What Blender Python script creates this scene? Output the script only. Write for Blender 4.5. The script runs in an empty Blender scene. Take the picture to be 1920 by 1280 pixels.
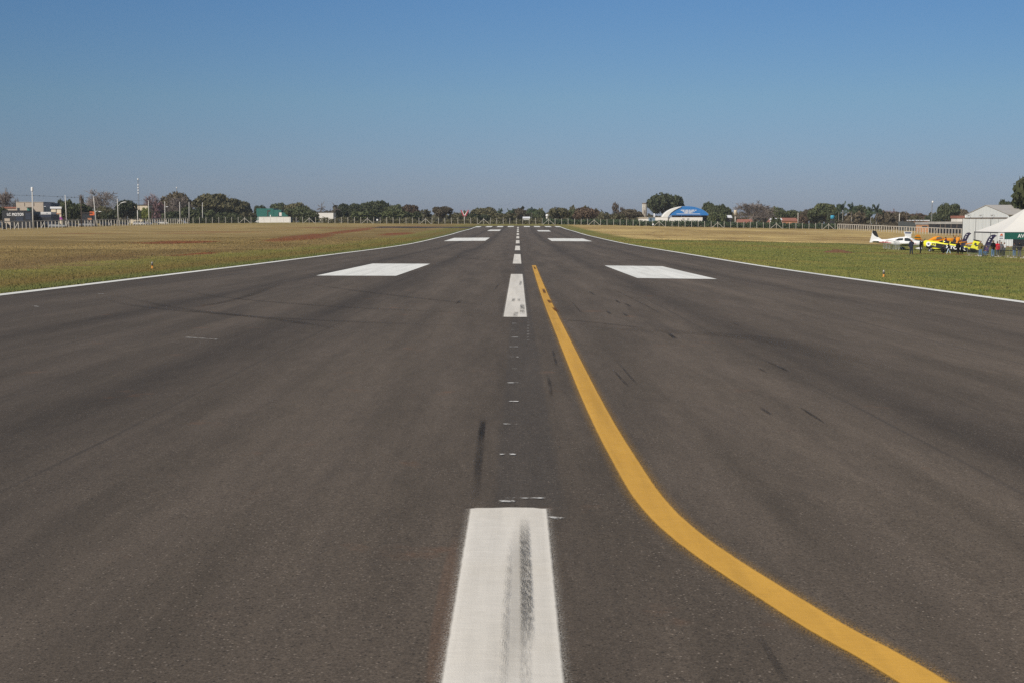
import bpy, bmesh, math, random
import numpy as np
from mathutils import Vector, Matrix, noise as mnoise
rnd = random.Random(7)
C = bpy.context.scene.collection
sc = bpy.context.scene

# ------------------------------------------------------------------ camera, sky, sun
F = 2614.0; HOR = 413.0; VPX = 971.5; CAMX = 0.06; CAMZ = 1.80
PITCH = math.atan((640 - HOR) / F); YAW = math.atan((VPX - 960) / F)
cam = bpy.data.objects.new('camera', bpy.data.cameras.new('camera')); C.objects.link(cam)
cam.location = (CAMX, 0, CAMZ); cam.rotation_euler = (math.radians(90) - PITCH, 0, YAW)
cam.data.sensor_width = 36; cam.data.lens = F / 1920 * 36
cam.data.clip_start = 0.1; cam.data.clip_end = 20000
sc.camera = cam
SUN_EL = math.radians(40); SUN_AZ = math.radians(222)      # compass from +Y clockwise: behind the camera, to the left
w = bpy.data.worlds.new('World'); sc.world = w; w.use_nodes = True
nt = w.node_tree; nt.nodes.clear()
sky = nt.nodes.new('ShaderNodeTexSky'); sky.sky_type = 'NISHITA'; sky.sun_disc = False
sky.sun_elevation = SUN_EL; sky.sun_rotation = SUN_AZ
sky.altitude = 500; sky.air_density = 1.0; sky.dust_density = 0.6; sky.ozone_density = 2.0
bg = nt.nodes.new('ShaderNodeBackground'); bg.inputs['Strength'].default_value = 0.075
wo = nt.nodes.new('ShaderNodeOutputWorld')
tcw = nt.nodes.new('ShaderNodeTexCoord'); sepw = nt.nodes.new('ShaderNodeSeparateXYZ')
ramp = nt.nodes.new('ShaderNodeValToRGB')                 # colour of the hazy air low in the sky, by elevation
nt.links.new(tcw.outputs['Generated'], sepw.inputs[0]); nt.links.new(sepw.outputs['Z'], ramp.inputs['Fac'])
els = ramp.color_ramp.elements
SKYR = [(0.0, (.50, .61, 1.0)), (0.03, (.51, .63, .98)), (0.085, (.56, .755, 0.975)), (0.16, (.51, .785, 1.08)), (0.35, (.9, .95, 1.0)), (1.0, (1, 1, 1))]
els[0].position = SKYR[0][0]; els[0].color = (*SKYR[0][1], 1); els[1].position = 1.0; els[1].color = (1, 1, 1, 1)
for p, c in SKYR[1:-1]:
    e = els.new(p); e.color = (*c, 1)
mulw = nt.nodes.new('ShaderNodeMix'); mulw.data_type = 'RGBA'; mulw.blend_type = 'MULTIPLY'; mulw.inputs[0].default_value = 1
nt.links.new(sky.outputs[0], mulw.inputs[6]); nt.links.new(ramp.outputs[0], mulw.inputs[7])
mrx = nt.nodes.new('ShaderNodeValToRGB'); mrx.color_ramp.interpolation = 'B_SPLINE'; mrx.color_ramp.elements[0].position = .3; mrx.color_ramp.elements[0].color = (.80, .80, .80, 1); mrx.color_ramp.elements[1].position = .70; mrx.color_ramp.elements[1].color = (.84, .84, .84, 1)
e = mrx.color_ramp.elements.new(.5); e.color = (1.07, 1.03, 1.02, 1)
mra = nt.nodes.new('ShaderNodeMath'); mra.operation = 'MULTIPLY_ADD'; mra.inputs[1].default_value = .5; mra.inputs[2].default_value = .5; nt.links.new(sepw.outputs['X'], mra.inputs[0])
mry = nt.nodes.new('ShaderNodeMix'); mry.data_type = 'RGBA'; mry.blend_type = 'MULTIPLY'; mry.inputs[0].default_value = 1
nt.links.new(mra.outputs[0], mrx.inputs[0]); nt.links.new(mulw.outputs[2], mry.inputs[6]); nt.links.new(mrx.outputs[0], mry.inputs[7])
nt.links.new(mry.outputs[2], bg.inputs['Color']); nt.links.new(bg.outputs[0], wo.inputs[0])
sun = bpy.data.objects.new('sun', bpy.data.lights.new('sun', 'SUN')); C.objects.link(sun)
sun.data.energy = 4.5; sun.data.angle = math.radians(0.53); sun.data.color = (1, .925, .81)
sdir = Vector((math.sin(SUN_AZ) * math.cos(SUN_EL), math.cos(SUN_AZ) * math.cos(SUN_EL), math.sin(SUN_EL)))
sun.rotation_euler = sdir.to_track_quat('Z', 'Y').to_euler()
sc.view_settings.view_transform = 'Standard'; sc.view_settings.look = 'None'
sc.view_settings.exposure = 0.0; sc.view_settings.gamma = 1
sc.render.engine = 'CYCLES'; sc.cycles.use_denoising = False

# ------------------------------------------------------------------ photo pixel -> world ray
_f = Vector((-math.sin(YAW) * math.cos(PITCH), math.cos(YAW) * math.cos(PITCH), -math.sin(PITCH)))
_r = Vector((math.cos(YAW), math.sin(YAW), 0)); _u = _r.cross(_f)
CAM = Vector((CAMX, 0, CAMZ))
def ray(px, py): return _f * F + _r * (px - 960) + _u * (640 - py)
def W(px, py, D):
    d = ray(px, py); return CAM + d * (D / d.y)
def WX(px, D): return W(px, 413, D).x

# ------------------------------------------------------------------ terrain
HW = 14.1
STR = [(8.62, -40)] + [(28.62 + 50 * k, 58.62 + 50 * k) for k in range(9)]
cpts = [(5.33, 1280), (8.62, 955), (28.6, 594.8), (58.6, 514.2), (78.6, 495.8), (108.6, 477), (128.6, 469.9), (158.6, 461.6),
        (178.6, 457), (208.6, 451), (228.6, 447.5), (258.6, 443.25), (278.6, 441.25), (308.6, 437.8), (328.6, 435.6),
        (358.6, 432.8), (378.6, 431.6), (408.6, 429.6), (428.6, 428.2), (458.6, 426), (492, 424.2), (560, 421.2)]
ys = np.arange(-130, 701, 1.0)
cz = np.interp(ys, [D for D, _ in cpts], [W(971, y, D).z for D, y in cpts])
k = np.ones(31) / 31
sm = np.convolve(np.pad(cz, 15, mode='edge'), k, 'valid'); sm = np.convolve(np.pad(sm, 15, mode='edge'), k, 'valid')
wgt = np.clip((ys - 15) / 30, 0, 1); wgt = wgt * wgt * (3 - 2 * wgt)
cz = cz * (1 - wgt) + sm * wgt
def plane_hit(px, py, X):
    d = ray(px, py); t = (X - CAMX) / d.x; return CAM + d * t
def edge_off(pts, X):
    a = []
    for px, py in pts:
        p = plane_hit(px, py, X); a.append((p.y, p.z - float(np.interp(p.y, ys, cz))))
    a.sort(); D = np.array([q[0] for q in a]); o = np.array([q[1] for q in a])
    v = np.interp(ys, D, o)
    return np.convolve(np.pad(v, 20, mode='edge'), np.ones(41) / 41, 'valid')
lo = edge_off([(0, 553), (320, 515.8), (440, 499.9), (600, 480.3), (780, 455.6), (860, 435.5), (886, 428.3)], -HW)
ro = edge_off([(1920, 566.7), (1600, 524), (1450, 502.5), (1250, 470), (1120, 445.9), (1053, 426.8)], HW)
ctl = [(0, 431, 392), (120, 427, 440), (250, 423, 500), (352, 420, 560), (420, 418.9, 565), (600, 419, 565), (780, 420, 565),
       (970, 421, 565), (1100, 422.3, 565), (1250, 425.6, 565), (1400, 428.2, 565), (1550, 430.6, 565), (1572, 431, 560),
       (1690, 437, 510), (1805, 443, 450), (1806, 459, 268), (1687, 473.5, 175), (1725, 477.8, 160), (1840, 483, 153),
       (1876, 475, 178), (1570, 473, 174), (1657, 520.5, 63), (285, 504.5, 66)]
cp = [(*W(a, b, d)[:],) for a, b, d in ctl]
cp += [(-250, 900, -1.2), (0, 900, -.7), (250, 900, -3.2), (-250, 450, -.9), (-300, 700, -.6), (260, 600, -3.2), (170, 300, -3.2), (120, 150, -2.9),
       (-120, 200, -.8), (-120, 80, -.5), (-60, 30, -.2), (60, 30, -.7), (60, 90, -1.6), (-200, 0, -.3), (200, 0, -2), (-60, -100, -.1), (60, -100, -.5)]
for yy in (0, 60, 120, 200, 280, 360, 440):
    cp.append((-HW, yy, float(np.interp(yy, ys, cz + lo)))); cp.append((HW, yy, float(np.interp(yy, ys, cz + ro))))
cp = np.array(cp)
def _phi(r): return r * r * np.log(r + 1e-6)
RBFN = len(cp); S = 0.01
_A = np.zeros((RBFN + 3, RBFN + 3)); RBFQ = cp[:, :2] * S
_A[:RBFN, :RBFN] = _phi(np.linalg.norm(RBFQ[:, None] - RBFQ[None], axis=2)) + np.eye(RBFN) * 0.01
_A[:RBFN, RBFN] = 1; _A[:RBFN, RBFN + 1:] = RBFQ; _A[RBFN, :RBFN] = 1; _A[RBFN + 1:, :RBFN] = RBFQ.T
RBFC = np.linalg.solve(_A, np.concatenate([cp[:, 2], [0, 0, 0]]))
def T(x, y):
    x = np.clip(np.asarray(x, float), -260, 260); y = np.clip(np.asarray(y, float), -120, 900)
    q = np.stack([x * S, y * S], -1); sh = q.shape[:-1]; q = q.reshape(-1, 2)
    v = np.zeros(len(q))
    for i in range(0, len(q), 20000):
        s = q[i:i + 20000]
        v[i:i + 20000] = _phi(np.linalg.norm(s[:, None] - RBFQ[None], axis=2)) @ RBFC[:RBFN] + RBFC[RBFN] + s @ RBFC[RBFN + 1:]
    return v.reshape(sh)
def Z(x, y):
    x = np.asarray(x, float); y = np.asarray(y, float)
    zc = np.interp(y, ys, cz); e = np.where(x < 0, np.interp(y, ys, lo), np.interp(y, ys, ro))
    t = np.clip(np.abs(x) / HW, 0, 1)
    inner = zc + e * t
    xe = np.where(x < 0, -HW, HW)
    outer = zc + e + (T(x, y) - T(xe, y))
    far = np.clip((y - 520) / 60, 0, 1)
    base = np.where(np.abs(x) <= HW, inner, outer)
    return base * (1 - far) + T(x, y) * far
def z1(x, y): return float(Z(np.array([x]), np.array([y]))[0])
def ground_hit(px, py):
    d = ray(px, py); a, b = 1.0, 900.0
    lo_, hi_ = 2.0, 900.0
    prev = 2.0
    for D in np.concatenate([np.arange(2, 60, 1.0), np.arange(60, 900, 4.0)]):
        p = CAM + d * (D / d.y)
        if p.z < z1(p.x, p.y): hi_ = D; lo_ = prev; break
        prev = D
    for _ in range(25):
        m = (lo_ + hi_) / 2; p = CAM + d * (m / d.y)
        if p.z < z1(p.x, p.y): hi_ = m
        else: lo_ = m
    return CAM + d * (hi_ / d.y)

# ------------------------------------------------------------------ material helpers
MATS = {}
class NB:
    def __init__(s, name):
        s.m = bpy.data.materials.new(name); s.m.use_nodes = True; s.t = s.m.node_tree; s.n = s.t.nodes; s.n.clear()
        s.out = s.new('ShaderNodeOutputMaterial'); s.b = s.new('ShaderNodeBsdfPrincipled'); s.l(s.b.outputs[0], s.out.inputs[0])
    def new(s, t): return s.n.new(t)
    def l(s, a, b): s.t.links.new(a, b)
    def coord(s, kind='Object'): return s.new('ShaderNodeTexCoord').outputs[kind]
    def mapping(s, v, scale):
        m = s.new('ShaderNodeMapping'); m.inputs['Scale'].default_value = scale; s.l(v, m.inputs[0]); return m.outputs[0]
    def noise(s, v, scale, detail=3, rough=.6):
        n = s.new('ShaderNodeTexNoise'); n.inputs['Scale'].default_value = scale; n.inputs['Detail'].default_value = detail
        n.inputs['Roughness'].default_value = rough
        if v is not None: s.l(v, n.inputs['Vector'])
        return n.outputs['Fac']
    def math(s, op, a, b=None, clamp=False):
        m = s.new('ShaderNodeMath'); m.operation = op; m.use_clamp = clamp
        for i, q in enumerate((a, b)):
            if q is None: continue
            if isinstance(q, (int, float)): m.inputs[i].default_value = q
            else: s.l(q, m.inputs[i])
        return m.outputs[0]
    def rng(s, v, a, b, c, d, smooth=False):
        m = s.new('ShaderNodeMapRange'); m.clamp = True
        if smooth: m.interpolation_type = 'SMOOTHSTEP'
        s.l(v, m.inputs[0])
        for i, q in zip((1, 2, 3, 4), (a, b, c, d)): m.inputs[i].default_value = q
        return m.outputs[0]
    def mix(s, f, a, b, mode='MIX'):
        m = s.new('ShaderNodeMix'); m.data_type = 'RGBA'; m.blend_type = mode
        for i, q in ((0, f), (6, a), (7, b)):
            if isinstance(q, (int, float)): m.inputs[i].default_value = q
            elif isinstance(q, tuple): m.inputs[i].default_value = (*q, 1) if len(q) == 3 else q
            else: s.l(q, m.inputs[i])
        return m.outputs[2]
    def vmix(s, f, col):  # multiply a colour by a value
        return s.mix(1.0, col, f, 'MULTIPLY')
    def bump(s, h, strength, dist):
        b = s.new('ShaderNodeBump'); b.inputs['Strength'].default_value = strength; b.inputs['Distance'].default_value = dist
        s.l(h, b.inputs['Height']); s.l(b.outputs[0], s.b.inputs['Normal'])
    def ramp(s, v, pts):
        r = s.new('ShaderNodeValToRGB'); e = r.color_ramp.elements
        e[0].position = pts[0][0]; e[0].color = pts[0][1]; e[1].position = pts[-1][0]; e[1].color = pts[-1][1]
        for p, c in pts[1:-1]: q = e.new(p); q.color = c
        s.l(v, r.inputs[0]); return r.outputs[0]
    def fin(s, col, rough=.7, spec=.4, metal=0):
        if isinstance(col, tuple): s.b.inputs['Base Color'].default_value = (*col, 1)
        else: s.l(col, s.b.inputs['Base Color'])
        if isinstance(rough, (int, float)): s.b.inputs['Roughness'].default_value = rough
        else: s.l(rough, s.b.inputs['Roughness'])
        s.b.inputs['Specular IOR Level'].default_value = spec; s.b.inputs['Metallic'].default_value = metal
        return s.m
def mat(name, col, rough=.7, var=.18, scale=3.0, spec=.4, metal=0, rand=0.0):
    if name in MATS: return MATS[name]
    b = NB(name); v = b.coord()
    n = b.noise(v, scale, 4); n2 = b.noise(v, scale * 7, 3)
    f = b.rng(b.math('ADD', b.math('MULTIPLY', n, .65), b.math('MULTIPLY', n2, .35)), .3, .7, 1 - var, 1 + var)
    c = b.vmix(f, col)
    if rand:
        oi = b.new('ShaderNodeObjectInfo'); c = b.vmix(b.rng(oi.outputs['Random'], 0, 1, 1 - rand, 1 + rand), c)
    MATS[name] = b.fin(c, rough, spec, metal); return MATS[name]

# ------------------------------------------------------------------ mesh helpers
class MB:
    def __init__(s): s.v = []; s.f = []; s.mi = []; s.m = 0
    def add(s, vs, fs):
        o = len(s.v); s.v += [tuple(q) for q in vs]; s.f += [tuple(i + o for i in f) for f in fs]; s.mi += [s.m] * len(fs)
    def box(s, x0, x1, y0, y1, z0, z1):
        s.add([(x0, y0, z0), (x1, y0, z0), (x1, y1, z0), (x0, y1, z0), (x0, y0, z1), (x1, y0, z1), (x1, y1, z1), (x0, y1, z1)],
              [(0, 3, 2, 1), (4, 5, 6, 7), (0, 1, 5, 4), (1, 2, 6, 5), (2, 3, 7, 6), (3, 0, 4, 7)]); return s
    def obox(s, p, q, w, h, up=(0, 0, 1)):      # beam from p to q of width w and height h
        p = Vector(p); q = Vector(q); d = (q - p).normalized(); up = Vector(up)
        if abs(d.dot(up)) > .98: up = Vector((0, 1, 0))
        a = d.cross(up).normalized() * (w / 2); b = a.cross(d).normalized() * (h / 2)
        vs = [p - a - b, p + a - b, p + a + b, p - a + b, q - a - b, q + a - b, q + a + b, q - a + b]
        s.add(vs, [(0, 1, 2, 3), (7, 6, 5, 4), (0, 4, 5, 1), (1, 5, 6, 2), (2, 6, 7, 3), (3, 7, 4, 0)]); return s
    def tube(s, pts, rs, n=8, caps=True):
        pts = [Vector(p) for p in pts]
        if not isinstance(rs, (list, tuple)): rs = [rs] * len(pts)
        vs = []; fs = []
        for i, p in enumerate(pts):
            d = (pts[min(i + 1, len(pts) - 1)] - pts[max(i - 1, 0)]).normalized()
            up = Vector((0, 0, 1)) if abs(d.z) < .9 else Vector((0, 1, 0))
            a = d.cross(up).normalized(); b = a.cross(d)
            for k in range(n):
                t = 2 * math.pi * k / n; vs.append(p + (a * math.cos(t) + b * math.sin(t)) * rs[i])
        for i in range(len(pts) - 1):
            for k in range(n):
                k2 = (k + 1) % n; fs.append((i * n + k, i * n + k2, (i + 1) * n + k2, (i + 1) * n + k))
        if caps: fs.append(tuple(range(n - 1, -1, -1))); fs.append(tuple(range((len(pts) - 1) * n, len(pts) * n)))
        s.add(vs, fs); return s
    def rings(s, R, caps=True, closed=True):    # loft over rings of equal length
        n = len(R[0]); vs = [p for r in R for p in r]; fs = []
        for i in range(len(R) - 1):
            for k in range(n if closed else n - 1):
                k2 = (k + 1) % n; fs.append((i * n + k, i * n + k2, (i + 1) * n + k2, (i + 1) * n + k))
        if caps: fs.append(tuple(range(n - 1, -1, -1))); fs.append(tuple(range((len(R) - 1) * n, len(R) * n)))
        s.add(vs, fs); return s
    def lathe(s, prof, n=16, at=(0, 0, 0)):
        R = [[(at[0] + r * math.cos(2 * math.pi * k / n), at[1] + r * math.sin(2 * math.pi * k / n), at[2] + z) for k in range(n)] for r, z in prof]
        return s.rings(R)
    def prism(s, poly, axis, a, b):             # polygon in the other two axes, extruded along axis
        def P(u, v, t): return {'x': (t, u, v), 'y': (u, t, v), 'z': (u, v, t)}[axis]
        n = len(poly); vs = [P(u, v, a) for u, v in poly] + [P(u, v, b) for u, v in poly]
        fs = [tuple(range(n)), tuple(range(2 * n - 1, n - 1, -1))] + [(i, i + n, (i + 1) % n + n, (i + 1) % n) for i in range(n)]
        s.add(vs, fs); return s
    def ell(s, c, r, n=12, m=8):
        R = []
        for j in range(m + 1):
            t = math.pi * j / m; rr = max(math.sin(t), .02)
            R.append([(c[0] + r[0] * rr * math.cos(2 * math.pi * k / n), c[1] + r[1] * rr * math.sin(2 * math.pi * k / n), c[2] - r[2] * math.cos(t)) for k in range(n)])
        return s.rings(R)
    def mesh(s, name, mats, smooth=False, uv=None):
        me = bpy.data.meshes.new(name); me.from_pydata(s.v, [], s.f); me.update()
        bm = bmesh.new(); bm.from_mesh(me); bmesh.ops.recalc_face_normals(bm, faces=bm.faces); bm.to_mesh(me); bm.free()
        for m in (mats if isinstance(mats, (list, tuple)) else [mats]): me.materials.append(m)
        me.polygons.foreach_set('material_index', s.mi)
        me.polygons.foreach_set('use_smooth', [smooth] * len(me.polygons)); return me
    def build(s, name, mats, parent=None, smooth=False): return obj(name, s.mesh(name, mats, smooth), parent)
def obj(name, me, parent=None):
    o = bpy.data.objects.new(name, me); C.objects.link(o)
    if parent is not None: o.parent = parent
    return o
def tag(o, label=None, cat=None, group=None, kind=None):
    if label: o['label'] = label
    if cat: o['category'] = cat
    if group: o['group'] = group
    if kind: o['kind'] = kind
    return o
def empty(name, loc, rz=0, label=None, cat=None, group=None):
    o = bpy.data.objects.new(name, None); C.objects.link(o); o.location = loc; o.rotation_euler = (0, 0, rz)
    o.empty_display_size = .3
    return tag(o, label, cat, group)
def dup(o, parent=None):
    c = o.copy(); C.objects.link(c); c.parent = parent
    for ch in list(o.children): dup(ch, c)
    return c
def text_mesh(txt, size, extrude=.01, align='CENTER', bold=0.0, sx=1.0):
    cu = bpy.data.curves.new('lettering', 'FONT'); cu.body = txt; cu.size = size; cu.extrude = extrude; cu.align_x = align; cu.align_y = 'CENTER'
    cu.offset = bold; cu.space_character = 1.05
    o = bpy.data.objects.new('lettering', cu); C.objects.link(o)
    dg = bpy.context.evaluated_depsgraph_get(); me = bpy.data.meshes.new_from_object(o.evaluated_get(dg))
    bpy.data.objects.remove(o); bpy.data.curves.remove(cu)
    return me
def text_obj(txt, size, m, parent, loc, rot=(math.pi / 2, 0, 0), name='lettering', extrude=.01, bold=0.0, sx=1.0):
    me = text_mesh(txt, size, extrude, 'CENTER', bold); me.materials.clear(); me.materials.append(m)
    o = obj(name, me, parent); o.location = loc; o.rotation_euler = rot; o.scale = (sx, 1, 1); return o

# ------------------------------------------------------------------ ground
def blob(b, x, y, cx, cy, rx, ry, ang=0.0, wob=None):   # soft elliptical patch mask
    dx = b.math('SUBTRACT', x, cx); dy = b.math('SUBTRACT', y, cy)
    ca, sa = math.cos(ang), math.sin(ang)
    u = b.math('ADD', b.math('MULTIPLY', dx, ca / rx), b.math('MULTIPLY', dy, sa / rx))
    v = b.math('ADD', b.math('MULTIPLY', dx, -sa / ry), b.math('MULTIPLY', dy, ca / ry))
    d = b.math('ADD', b.math('MULTIPLY', u, u), b.math('MULTIPLY', v, v))
    if wob is not None: d = b.math('ADD', d, wob)
    return b.rng(d, .45, 1.15, 1, 0, True)
def ground_colour(b, blades=False):
    v = b.coord(); sp = b.new('ShaderNodeSeparateXYZ'); b.l(v, sp.inputs[0]); x, y = sp.outputs[0], sp.outputs[1]
    big = b.noise(v, .03, 4); med = b.noise(v, .25, 4); fine = b.noise(v, 2.2, 4, .7); vf = b.noise(v, 12, 3, .7)
    st = b.noise(b.mapping(v, (.35, .035, 1)), 1.0, 4); st2 = b.noise(b.mapping(v, (.05, .4, 1)), 1.0, 4)
    green = b.mix(b.rng(med, .35, .65, 0, 1), (.112, .142, .038), (.205, .19, .054))
    green = b.mix(b.rng(fine, .4, .75, 0, .6), green, (.245, .2, .062))
    pat = b.noise(v, .085, 5, .62); bnd = b.noise(b.mapping(v, (.014, .026, 1)), 1.0, 4, .6); rgt = b.rng(x, -1, 1, 0, 1)
    tan = b.mix(b.rng(b.math('ADD', b.math('MULTIPLY', bnd, .65), b.math('MULTIPLY', pat, .35)), .40, .60, 0, 1), b.mix(rgt, (.17, .118, .044), (.29, .19, .075)), b.mix(rgt, (.30, .215, .088), (.54, .40, .165)))
    tan = b.mix(b.rng(fine, .45, .75, 0, .6), tan, b.mix(rgt, (.35, .26, .12), (.60, .47, .22)))
    tan = b.mix(b.math('MULTIPLY', b.rng(b.noise(v, .16, 5, .65), .56, .66, 0, .55), b.rng(y, 150, 420, .25, 1)), tan, (.17, .17, .055))
    brown = b.mix(b.rng(fine, .35, .7, 0, 1), (.15, .09, .04), (.26, .17, .075))
    wob = b.math('MULTIPLY', b.math('SUBTRACT', med, .5), 14); wob2 = b.math('MULTIPLY', b.math('SUBTRACT', big, .5), 20)
    # left of the runway: green verge, then dry grass
    xl = b.math('ADD', x, b.math('MULTIPLY', wob, .9)); dryL = b.rng(xl, -25, -20.5, 1, 0, True)
    # right of the runway: mown green field, dry beyond
    yr = b.math('ADD', y, b.math('ADD', b.math('MULTIPLY', wob, 1.2), wob2)); xr = b.math('ADD', x, b.math('MULTIPLY', wob, .4))
    dryR = b.math('MULTIPLY', b.rng(yr, 222, 236, 0, 1, True), b.rng(xr, 18, 21, 0, 1, True))
    dry = b.math('MAXIMUM', b.math('MULTIPLY', dryL, b.rng(x, -1, 1, 1, 0)), b.math('MULTIPLY', dryR, b.rng(x, -1, 1, 0, 1)))
    c = b.mix(dry, green, tan)
    c = b.mix(b.math('MULTIPLY', b.math('MULTIPLY', b.rng(yr, 219, 223, 0, 1, True), b.rng(yr, 226, 231, 1, 0, True)), b.math('MULTIPLY', b.rng(xr, 18, 21, 0, .75), b.rng(med, .3, .6, .5, 1))), c, (.09, .07, .03))
    c = b.mix(b.math('MULTIPLY', dry, b.rng(b.noise(b.mapping(v, (.02, .03, 1)), 1.0, 4, .62), .52, .62, 0, .6)), c, b.mix(rgt, (.15, .105, .042), (.26, .17, .07)))
    # worn brownish swathes in the dry part, browner strip on the green side
    c = b.mix(b.math('MULTIPLY', dry, b.rng(st, .55, .68, 0, .6)), c, brown)
    c = b.mix(b.math('MULTIPLY', b.rng(dry, 0, 1, 1, 0), b.rng(big, .5, .62, 0, .5)), c, (.235, .16, .055))
    bb = b.math('MULTIPLY', b.math('MULTIPLY', b.rng(xl, -34, -29, 0, .8, True), b.rng(xl, -24.5, -22.5, 1, 0, True)), b.math('MULTIPLY', b.rng(y, 90, 190, 1, .25), b.rng(fine, .35, .6, .4, .9)))
    c = b.mix(bb, c, b.mix(b.rng(vf, .4, .6, 0, 1), (.10, .066, .032), (.17, .115, .055)))
    c = b.mix(b.math('MULTIPLY', b.math('MULTIPLY', dry, b.rng(x, -40, -60, 0, 1)), b.math('MULTIPLY', b.rng(y, 160, 260, 0, .55), b.rng(pat, .4, .6, .3, 1))), c, (.40, .30, .135))
    lw = b.math('MULTIPLY', b.rng(x, -24, -16, 0, 1, True), b.rng(x, -15, -14, 1, 0))       # yellowish-brown left verge
    c = b.mix(b.math('MULTIPLY', lw, b.rng(st, .38, .6, .5, .95)), c, (.165, .118, .042))
    c = b.mix(b.math('MULTIPLY', b.rng(x, -16.6, -14.6, 0, 1, True), b.rng(x, -14.5, -14.2, 1, 0)), c, (.12, .13, .042))
    fw = b.math('MULTIPLY', b.rng(y, 505, 550, 0, 1, True), .75)                            # strip before the far fence
    c = b.mix(b.math('MULTIPLY', fw, b.rng(x, -120, 60, 1, .3)), c, b.mix(b.rng(st2, .4, .6, 0, 1), (.2, .17, .06), (.3, .23, .085)))
    # bare red earth
    wb = b.math('MULTIPLY', b.math('SUBTRACT', b.noise(v, .6, 5, .7), .5), 2.2)
    reds = None
    for cx, cy, rx, ry, a in ((-38, 250, 4.2, 62, .07), (-42.5, 355, 3.0, 95, .04), (-70, 330, 17, 7, -.05), (-53, 430, 26, 7, 0), (-86, 300, 24, 4, .2), (-40, 480, 16, 5, 0),
                              (-45, 185, 5, 16, 0), (60, 140, 26, 2.6, -.25), (-24, 104, .9, 9, 0), (-26, 300, 3.4, 30, 0), (84, 238, 24, 2.2, 0)):
        m = blob(b, x, y, cx, cy, rx, ry, a, wb); reds = m if reds is None else b.math('MAXIMUM', reds, m)
    red = b.mix(b.rng(fine, .35, .7, 0, 1), (.15, .05, .024), (.25, .085, .042))
    c = b.mix(b.math('MULTIPLY', reds, b.rng(med, .3, .6, .45, .95)), c, red)
    f = b.rng(b.math('ADD', b.math('MULTIPLY', vf, .5), b.math('MULTIPLY', fine, .5)), .3, .7, .78, 1.22)
    return b.vmix(f, c), fine, vf
b = NB('field_grass'); gc, gf, gv = ground_colour(b); b.bump(b.math('ADD', gf, gv), .6, .12); M_ground = b.fin(gc, .95, .1)
b = NB('grass_blades'); gc, gf, gv = ground_colour(b); ge = b.new('ShaderNodeNewGeometry'); vm = b.new('ShaderNodeVectorMath'); vm.operation = 'MULTIPLY_ADD'; vm.inputs[1].default_value = (.3, .3, .3); vm.inputs[2].default_value = (0, 0, 1)
b.l(ge.outputs['Normal'], vm.inputs[0]); vn = b.new('ShaderNodeVectorMath'); vn.operation = 'NORMALIZE'; b.l(vm.outputs[0], vn.inputs[0]); b.l(vn.outputs[0], b.b.inputs['Normal'])
bt_ = b.vmix(b.rng(gf, .3, .7, 1.0, 1.32), gc); M_blade = b.fin(b.vmix(b.rng(gf, .3, .7, 1.0, 1.32), gc), .8, .1)

tr = b.new('ShaderNodeBsdfTranslucent'); b.l(bt_, tr.inputs[0]); ng = b.new('ShaderNodeVectorMath'); ng.operation = 'SCALE'; ng.inputs['Scale'].default_value = -1; b.l(vn.outputs[0], ng.inputs[0]); b.l(ng.outputs[0], tr.inputs['Normal']); ms = b.new('ShaderNodeAddShader')
b.l(b.b.outputs[0], ms.inputs[0]); b.l(tr.outputs[0], ms.inputs[1]); b.l(ms.outputs[0], b.out.inputs[0])
def grid_mesh(xs, ysv, zf, name, m, smooth=True):
    X, Y = np.meshgrid(xs, ysv); Zv = zf(X, Y); nx = len(xs); ny = len(ysv)
    vs = np.stack([X, Y, Zv], -1).reshape(-1, 3)
    i = np.arange(nx * ny).reshape(ny, nx)
    fs = np.stack([i[:-1, :-1], i[:-1, 1:], i[1:, 1:], i[1:, :-1]], -1).reshape(-1, 4)
    me = bpy.data.meshes.new(name); me.from_pydata(vs.tolist(), [], fs.tolist()); me.materials.append(m)
    me.polygons.foreach_set('use_smooth', [smooth] * len(me.polygons)); me.update(); return me
def under(X, Y):
    z = Z(X, Y); a = np.abs(X)
    run = (a < 14.42) & (Y < 506) & (Y > -131)
    z = np.where(run, z - .35, z + .025)
    for t in TAXI: z = np.where((X < t[1] - .1) & (X > t[0] + .1) & (Y > t[2] + .1) & (Y < t[3] - .1), z - .3, z)
    bump = .06 * np.sin(X * .31 + Y * .07) * np.sin(Y * .11 + 1) + .035 * np.sin(X * .9 + 2) * np.sin(Y * .33)
    return np.where(a < 15.5, z, z + bump * np.clip((a - 15.5) / 6, 0, 1))
TAXI = [(-46, -14.3, 437, 470)]
xs = np.concatenate([[-1460, -1100, -800, -500, -360], np.arange(-280, -60, 5), np.arange(-60, -16, 1.5), [-15.4, -14.8, -14.5, -14.44, -14.38, -14, -7, 0, 7, 14, 14.38, 14.44, 14.5, 14.8, 15.4],
                     np.arange(16.5, 60, 1.5), np.arange(60, 281, 5), [360, 500, 800, 1100, 1460]])
yv = np.concatenate([[-380, -300, -131.5, -130], np.arange(-120, 20, 10), np.arange(20, 140, 2.0), np.arange(140, 436, 4), [437.2, 438], np.arange(440, 469, 4), [469, 469.8], np.arange(472, 504, 4), [505.5, 506.3], np.arange(510, 700, 6), [720, 780, 900, 1100, 1370]])
tag(obj('ground', grid_mesh(xs, yv, under, 'ground', M_ground)), kind='structure')

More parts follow.
